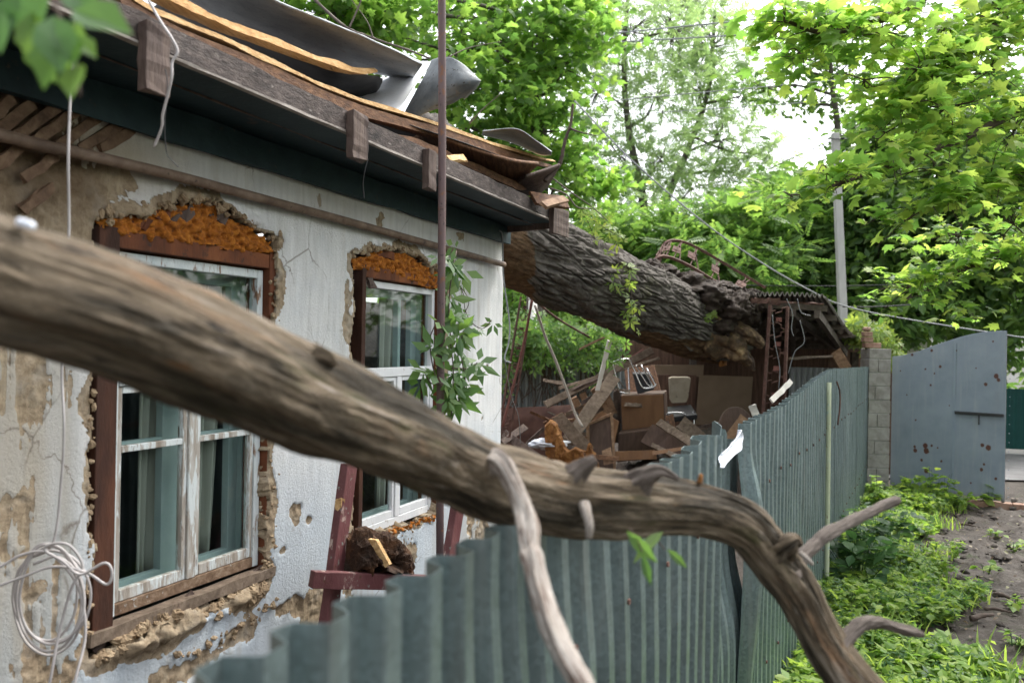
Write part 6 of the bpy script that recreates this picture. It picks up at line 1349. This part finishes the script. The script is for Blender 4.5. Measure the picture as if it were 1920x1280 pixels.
r_ = np.random.default_rng(60); st = [pxs([(1690+k*16, 715-k*4, 11.9), (1700+k*16, 690-k*4, 11.8), (1715+k*16, 680-k*5+r_.random()*12, 11.7)]) for k in range(6)]
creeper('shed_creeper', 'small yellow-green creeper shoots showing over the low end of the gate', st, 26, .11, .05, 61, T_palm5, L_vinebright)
# leaves on the fence, behind the limb
creeper('fence_sprig', 'blurred green sprig hanging in front of the fence below the limb', [pxs([(1180, 990, 1.55), (1195, 1010, 1.54), (1205, 1035, 1.53)]), pxs([(1225, 1000, 1.6), (1235, 1015, 1.6), (1246, 1030, 1.6)])], 60, .075, .006, 62, T_long, L_vine, stem=.0015, droop=1.0)
# near leaves, upper left corner
def near():
    t = thing('hanging_twig', 'out-of-focus twig of waxy leaves hanging into the upper left corner close to us', 'leafy twig', at(110, -60, .92))
    b = MB(); b.tube(pxs([(60, -120, .95), (95, -20, .93), (120, 60, .92), (140, 120, .92), (148, 180, .92)]), .0022, 6, 24); b.build('stem', M_twig, t, smooth=True); b = MB(); b.tube(pxs([(20, -80, .97), (20, 10, .96), (30, 60, .96)]), .002, 6, 16); b.build('stem', M_twig, t, smooth=True)
    q = []; L = [((135, 20), (250, 68), .9, .62), ((100, 30), (120, 150), .91, .55), ((60, 20), (60, 118), .93, .5), ((110, 60), (75, 165), .92, .45), ((128, 60), (140, 130), .91, .5), ((150, 120), (152, 205), .92, .5), ((0, 0), (10, 110), .96, .6), ((40, -30), (30, 60), .95, .6), ((90, -20), (45, 70), .94, .5), ((120, -20), (190, 40), .95, .5), ((140, 70), (180, 105), .93, .3), ((-20, 20), (5, 90), .98, .6), ((150, 40), (115, 125), .94, .4), ((60, 60), (100, 150), .95, .45)]
    for k, (a, c, Y, wd) in enumerate(L):
        A, B_ = at(a[0], a[1], Y), at(c[0], c[1], Y-.01); d = B_-A; l = np.linalg.norm(d); q.append((A, V(.25*math.sin(k*2.1), -1, .35+.3*math.cos(k*1.3)), d, l))
    leaves('foliage', np.array([x[0] for x in q]), np.array([x[1] for x in q]), np.array([x[2] for x in q]), np.array([x[3] for x in q]), tmpl_oval(.30, .10), L_near, t)
near()
# ---- ground cover along the fence
def edge_x(Y): return np.interp(Y, [3.5, 4.83, 5.8, 6.76, 8.2, 9.8, 10.9], [2.25, 2.75, 2.85, 3.42, 4.15, 4.95, 5.7])
def weeds():
    r_ = np.random.default_rng(71); n = 8200; Y = r_.uniform(2.6, 11.0, n); f0 = TF*Y-.747+.03; e = edge_x(Y)+(fbm(Y*2.3, Y*0, 72, 4)-.5)*1.2
    f = r_.random(n)**.9; X = f0+(e-f0)*f
    keep = (fbm(X*1.6, Y*1.6, 73, 4) > .36+.15*sstep(.75, 1, f)); X, Y, f = X[keep], Y[keep], f[keep]
    hgt = (.10+.24*fbm(X*1.1, Y*1.1, 74, 3))*(1-.45*f**3)*sstep(.25, .6, fbm(X*1.6, Y*1.6, 73, 4))+.03
    ps = []; ns_ = []; ds = []; ss = []
    b = MB()
    for i in range(len(X)):
        m_ = r_.integers(5, 10); p0 = V(X[i], Y[i], 0); lean = r_.normal(0, .22, 3)*V(1, 1, 0); t_ = r_.random(m_)**.6
        p = p0+(lean*hgt[i])[None]*t_[:, None]*1.5+UP*(hgt[i]*t_)[:, None]; a = r_.uniform(0, 6.28, m_); d = np.stack([np.cos(a), np.sin(a), r_.normal(.0, .3, m_)], 1)
        ps.append(p); ns_.append(V(0, 0, 1)+r_.normal(0, .4, (m_, 3))); ds.append(d); ss.append((.024+.058*r_.random(m_)**1.6)*(1+.2*(Y[i] < 5)))
    P, N_, D, S_ = np.vstack(ps), np.vstack(ns_), np.vstack(ds), np.concatenate(ss); h = r_.random(len(P))
    for k, (lo, hi, tm, lm, lab) in enumerate(((0, .45, T_tri, L_weed, 'low leafy weeds carpeting the strip beside the metal fence'), (.45, .62, T_palm5, L_weeddark, 'darker five-leaved weeds scattered through the strip'), (.62, .74, T_long, L_weed, 'narrow-leaved weeds scattered through the strip'), (.74, 1, T_wide, L_weed, 'broad-leaved ground weeds mixed along the metal fence'))):
        s = (h >= lo) & (h < hi); o = leaves('ground_cover', P[s], N_[s], D[s], S_[s]*(1.25, 1.2, 1.3, .95)[k], tm, lm); o['kind'] = 'stuff'; o['label'] = lab
    # grass blades
    n = 4600; Y = r_.uniform(3.0, 10.5, n); f0 = TF*Y-.747+.05; e = edge_x(Y)+(fbm(Y*2.3, Y*0, 72, 4)-.5)*1.2; f = np.where(r_.random(n) < .25, .7+.35*r_.random(n), r_.random(n)); X = f0+(e-f0)*f
    near_ = Y < 5.4; X = np.where(near_ & (r_.random(n) < .6), np.interp(Y, [3, 5.4], [1.9, 2.6])+r_.normal(0, .3, n), X)
    k_ = fbm(X*2.5, Y*2.5, 75, 3) > .50; X, Y = X[k_], Y[k_]; n = len(X)
    a = r_.uniform(0, 6.28, n); d = np.stack([np.cos(a)*.6, np.sin(a)*.6, np.full(n, 1.0)], 1); nn = np.stack([np.cos(a), np.sin(a), np.full(n, -.3)], 1)*-1
    v = [(-.035, 0, 0), (.035, 0, 0), (-.028, .4, .03), (.028, .4, .03), (-.018, .75, -.06), (.018, .75, -.06), (0, 1, -.22)]
    o = leaves('grass', np.stack([X, Y, 0*X], 1), nn, d, r_.uniform(.06, .20, n)*(1+.6*(Y < 5.4)), (np.array(v), np.array([(0, 1, 3), (0, 3, 2), (2, 3, 5), (2, 5, 4), (4, 5, 6)])), L_weed); o['kind'] = 'stuff'; o['label'] = 'grass blades among the weeds'
weeds()
def herb(name, label, p0, n, h, size, tm, lm, seed, spread=.18, cat='weed', group=None):
    r_ = np.random.default_rng(seed); t = thing(name, label, cat, p0, group); b = MB(); P = []; N_ = []; D = []
    for k in range(n):
        a = r_.uniform(0, 6.28); e = p0+V(math.cos(a), math.sin(a), 0)*spread*r_.random()+UP*h*r_.uniform(.55, 1.1); s0 = p0+V(math.cos(a), math.sin(a), 0)*.02
        b.tube([s0, (s0+e)/2+UP*.04, e], [.004, .003, .002], 4, 6)
        for q in range(5):
            P.append(e+r_.normal(0, .02, 3)-UP*r_.random()*h*.35); aa = r_.uniform(0, 6.28); D.append(V(math.cos(aa), math.sin(aa), -.15)); N_.append(V(0, 0, 1)+r_.normal(0, .3, 3))
    b.build('stem', M_twig if lm is L_dark else L_weeddark, t); leaves('foliage', np.array(P), np.array(N_), np.array(D), size*r_.uniform(.6, 1.2, len(P)), tm, lm, t); return t
def gp_(x, y): p = gnd(x, y); return V(p[0], p[1], 0)
herb('leafy_bush', 'dark green bushy weed growing against the fence midway to the pillar', gp_(1610, 1120), 34, .52, .13, T_wide, L_weeddark, 81, .38, 'bush')
herb('leafy_bush', 'second dark green bushy weed just beyond the first, by the fence', gp_(1650, 1055), 26, .46, .12, T_wide, L_weeddark, 82, .34, 'bush')
GW = 'tall weeds at the gate'
for k, (x, y, n, h, lab) in enumerate(((1650, 965, 8, .42, 'leafy weed at the foot of the block pillar'), (1705, 950, 9, .36, 'leafy weed at the hinge end of the gate'), (1745, 955, 9, .48, 'tallest weed in front of the gate sheet'), (1768, 952, 7, .48, 'weed with big leaves right of the tallest one at the gate'), (1855, 950, 6, .22, 'small weed at the latch end of the gate'), (1815, 956, 6, .18, 'low weed under the middle of the gate'))):
    herb('weed', lab, gp_(x, y), n, h, .12, T_wide, L_weed, 90+k, .12, 'weed', GW)
GQ = 'small weeds on the bare soil'
for k, (x, y, lab) in enumerate(((1850, 1075, 'small weed tuft on the soil right of the path edge, middle of the bare strip'), (1900, 1140, 'flat weed rosette at the right edge of the bare soil'), (1900, 1035, 'small weed on the bare soil at the right edge, farther than the rosette'), (1845, 1240, 'pale weed rosette on the soil near the bottom right corner'), (1860, 1010, 'single tiny weed shoot on the bare soil'), (1815, 1105, 'weed tuft at the ragged border of the ground cover'), (1905, 1215, 'tiny weed at the far lower right on the soil'))):
    herb('weed', lab, gp_(x, y), 4, .09, .075, T_wide, L_weed, 100+k, .10, 'weed', GQ)
# dead leaves and chips scattered on the bare soil
r_ = np.random.default_rng(120); n = 900; Y = r_.uniform(3.6, 11, n); X = edge_x(Y)-.5+r_.random(n)**.8*2.6; Z = .02+.03*r_.random(n)
M_litter = leafmat('dead_leaf_litter', [(0.05, 0.03, 0.018), (0.13, 0.085, 0.05), (0.24, 0.18, 0.11), (0.16, 0.17, 0.05)], (1.2, 1.1, .9), .15)
o = leaves('leaf_litter', np.stack([X, Y, Z], 1), V(0, 0, 1)+r_.normal(0, .35, (n, 3)), r_.normal(0, 1, (n, 3)), r_.uniform(.012, .05, n), T_wide, M_litter); o['kind'] = 'stuff'; o['label'] = 'dead leaves and wood chips scattered on the bare soil'
def clods():
    r_ = np.random.default_rng(121); b = MB()
    for k in range(520):
        y = r_.uniform(3.6, 11); x = float(edge_x(y))-.2+r_.random()*2.4; s = .007+.034*r_.random()**2.2*(1 if r_.random() < .93 else 1.6); nu, nv = 8, 5
        U, VV = np.meshgrid(np.linspace(0, 2*math.pi, nu), np.linspace(.05, math.pi-.05, nv)); d = np.stack([np.cos(U)*np.sin(VV), np.sin(U)*np.sin(VV), np.cos(VV)*.5], -1); j = 1+r_.normal(0, .24, (nv, nu, 1)); j[:, -1] = j[:, 0]
        b.grid(V(x, y, .012+s*.3)+d*s*j*V(r_.uniform(.8, 1.5), 1, 1))
    o = b.build('soil_clods', M_ground, None, smooth=True, origin=(0, 0, 0)); o['kind'] = 'stuff'; o['label'] = 'small clods of dark soil on the bare strip'
clods()
# sticks on the soil
for k, (x0, y0, x1, y1, r_s, lab) in enumerate(((1865, 1120, 1895, 1128, .018, 'short dark stick lying on the bare soil'), (1820, 1168, 1862, 1160, .02, 'thick dark stick lying by the weeds'), (1835, 1240, 1890, 1256, .008, 'thin stick on the soil near the bottom right'), (1850, 1015, 1885, 1008, .012, 'dark twig far along the bare soil'), (1845, 1145, 1895, 1152, .012, 'long dark twig on the soil behind the thick stick'), (1800, 985, 1830, 990, .012, 'short twig near the gate on the soil'))):
    p, q = gp_(x0, y0)+UP*r_s*1.6, gp_(x1, y1)+UP*r_s*1.6; b = MB(); b.tube([p, (p+q)/2+UP*.008, q], [r_s, r_s*.9, r_s*.5], 8, 10, jit=.15); tag(b.build('stick', M_twig, None, smooth=True), lab, 'stick', 'sticks on the soil')

# ================================================================ utility pole, overhead lines, far house
b = MB(); p = at(1566, 250, 14.5); q = at(1580, 590, 14.5); d = (q-p)/(q[2]-p[2]); foot = q-d*q[2]
b.beam(foot, p, .145, .14, V(0, -1, 0), seg=10, jit=.001, t1=.78); up_ = thing('utility_pole', 'pale concrete utility pole rising among the dark trees', 'utility pole', foot); b.build('pole', M_concrete, up_, bevel=.01)
b = MB(); b.tube([p-UP*.12+V(-.16, -.1, 0), p-UP*.12+V(.16, -.1, 0)], .012, 6); b.tube([p-UP*.12+V(.08, -.12, 0), p-UP*.06+V(.08, -.12, 0)], .03, 8); b.build('bracket', M_cabledark, up_)
GC = 'overhead cables'
for L, r_c, lab, m in (([(1000, 82, 17), (1050, 73, 17), (1280, 50, 17), (1480, 28, 17), (1620, -10, 17)], .016, 'uppermost thick twisted overhead cable crossing the sky', M_cablegrey),
                       ([(1000, 92, 17), (1055, 86, 17), (1300, 71, 17), (1410, 64, 17), (1600, 46, 17), (1760, 20, 17)], .015, 'second thick overhead cable just below the uppermost one', M_cablegrey),
                       ([(1040, 198, 17), (1100, 194, 17), (1280, 177, 17), (1560, 151, 17), (1780, 128, 17), (1950, 112, 17)], .010, 'thin overhead wire sagging across the middle of the sky', M_cablegrey),
                       ([(1000, 228, 17), (1100, 220, 17), (1280, 208, 17), (1540, 190, 17), (1840, 165, 17), (1960, 160, 17)], .008, 'lowest thin overhead wire below the sagging one', M_cablegrey),
                       ([(1440, 318, 14.4), (1500, 290, 14.4), (1560, 264, 14.4)], .009, 'short dark cable running down left from the utility pole top', M_cabledark),
                       ([(1078, 190, 10), (1130, 245, 10), (1200, 315, 10), (1330, 425, 10.2), (1440, 500, 10.4), (1520, 545, 10.6), (1570, 569, 10.7), (1640, 587, 10.8), (1760, 608, 10.9), (1940, 636, 11)], .009, 'long grey service cable sagging down from the maple to above the gate', M_cablegrey),
                       ([(1400, 535, 15), (1560, 536, 15), (1700, 533, 15)], .007, 'faint dark wire crossing the utility pole low down', M_cabledark),
                       ([(1580, 575, 13.5), (1640, 575, 13.5), (1730, 570, 13.5)], .009, 'short dark wire right of the utility pole foot', M_cabledark)):
    wire('overhead_cable', lab, L, r_c, m, 'cable', GC)
hh = thing('white_house', 'white house glimpsed through the trees above the gate', 'house', down(1830, 600, 34))
b = MB(); c = at(1850, 600, 34); b.box((c[0]+1.2, 37, 2.2), (3.5, 0, 0), (0, 3, 0), (0, 0, 2.2)); b.build('wall', M_whitehouse, hh)
b = MB(); b.prism([V(c[0]-2.7, 33.6, 4.4), V(c[0]-2.7, 40.4, 4.4), V(c[0]-2.7, 37, 6.2)], V(7.8, 0, 0)); b.build('roof', M_slate, hh)
b = MB(); b.box((c[0]+.3, 33.98, 2.6), (.5, 0, 0), (0, .03, 0), (0, 0, .7)); b.build('window', M_black, hh)
b = MB(); p = at(1000, 520, 13.4); b.tube([V(p[0], p[1], 0), p], .07, 10); tag(b.build('white_post', M_whitehouse, None, smooth=True), 'white post standing beyond the back fence behind the leaning lattice strut', 'post')
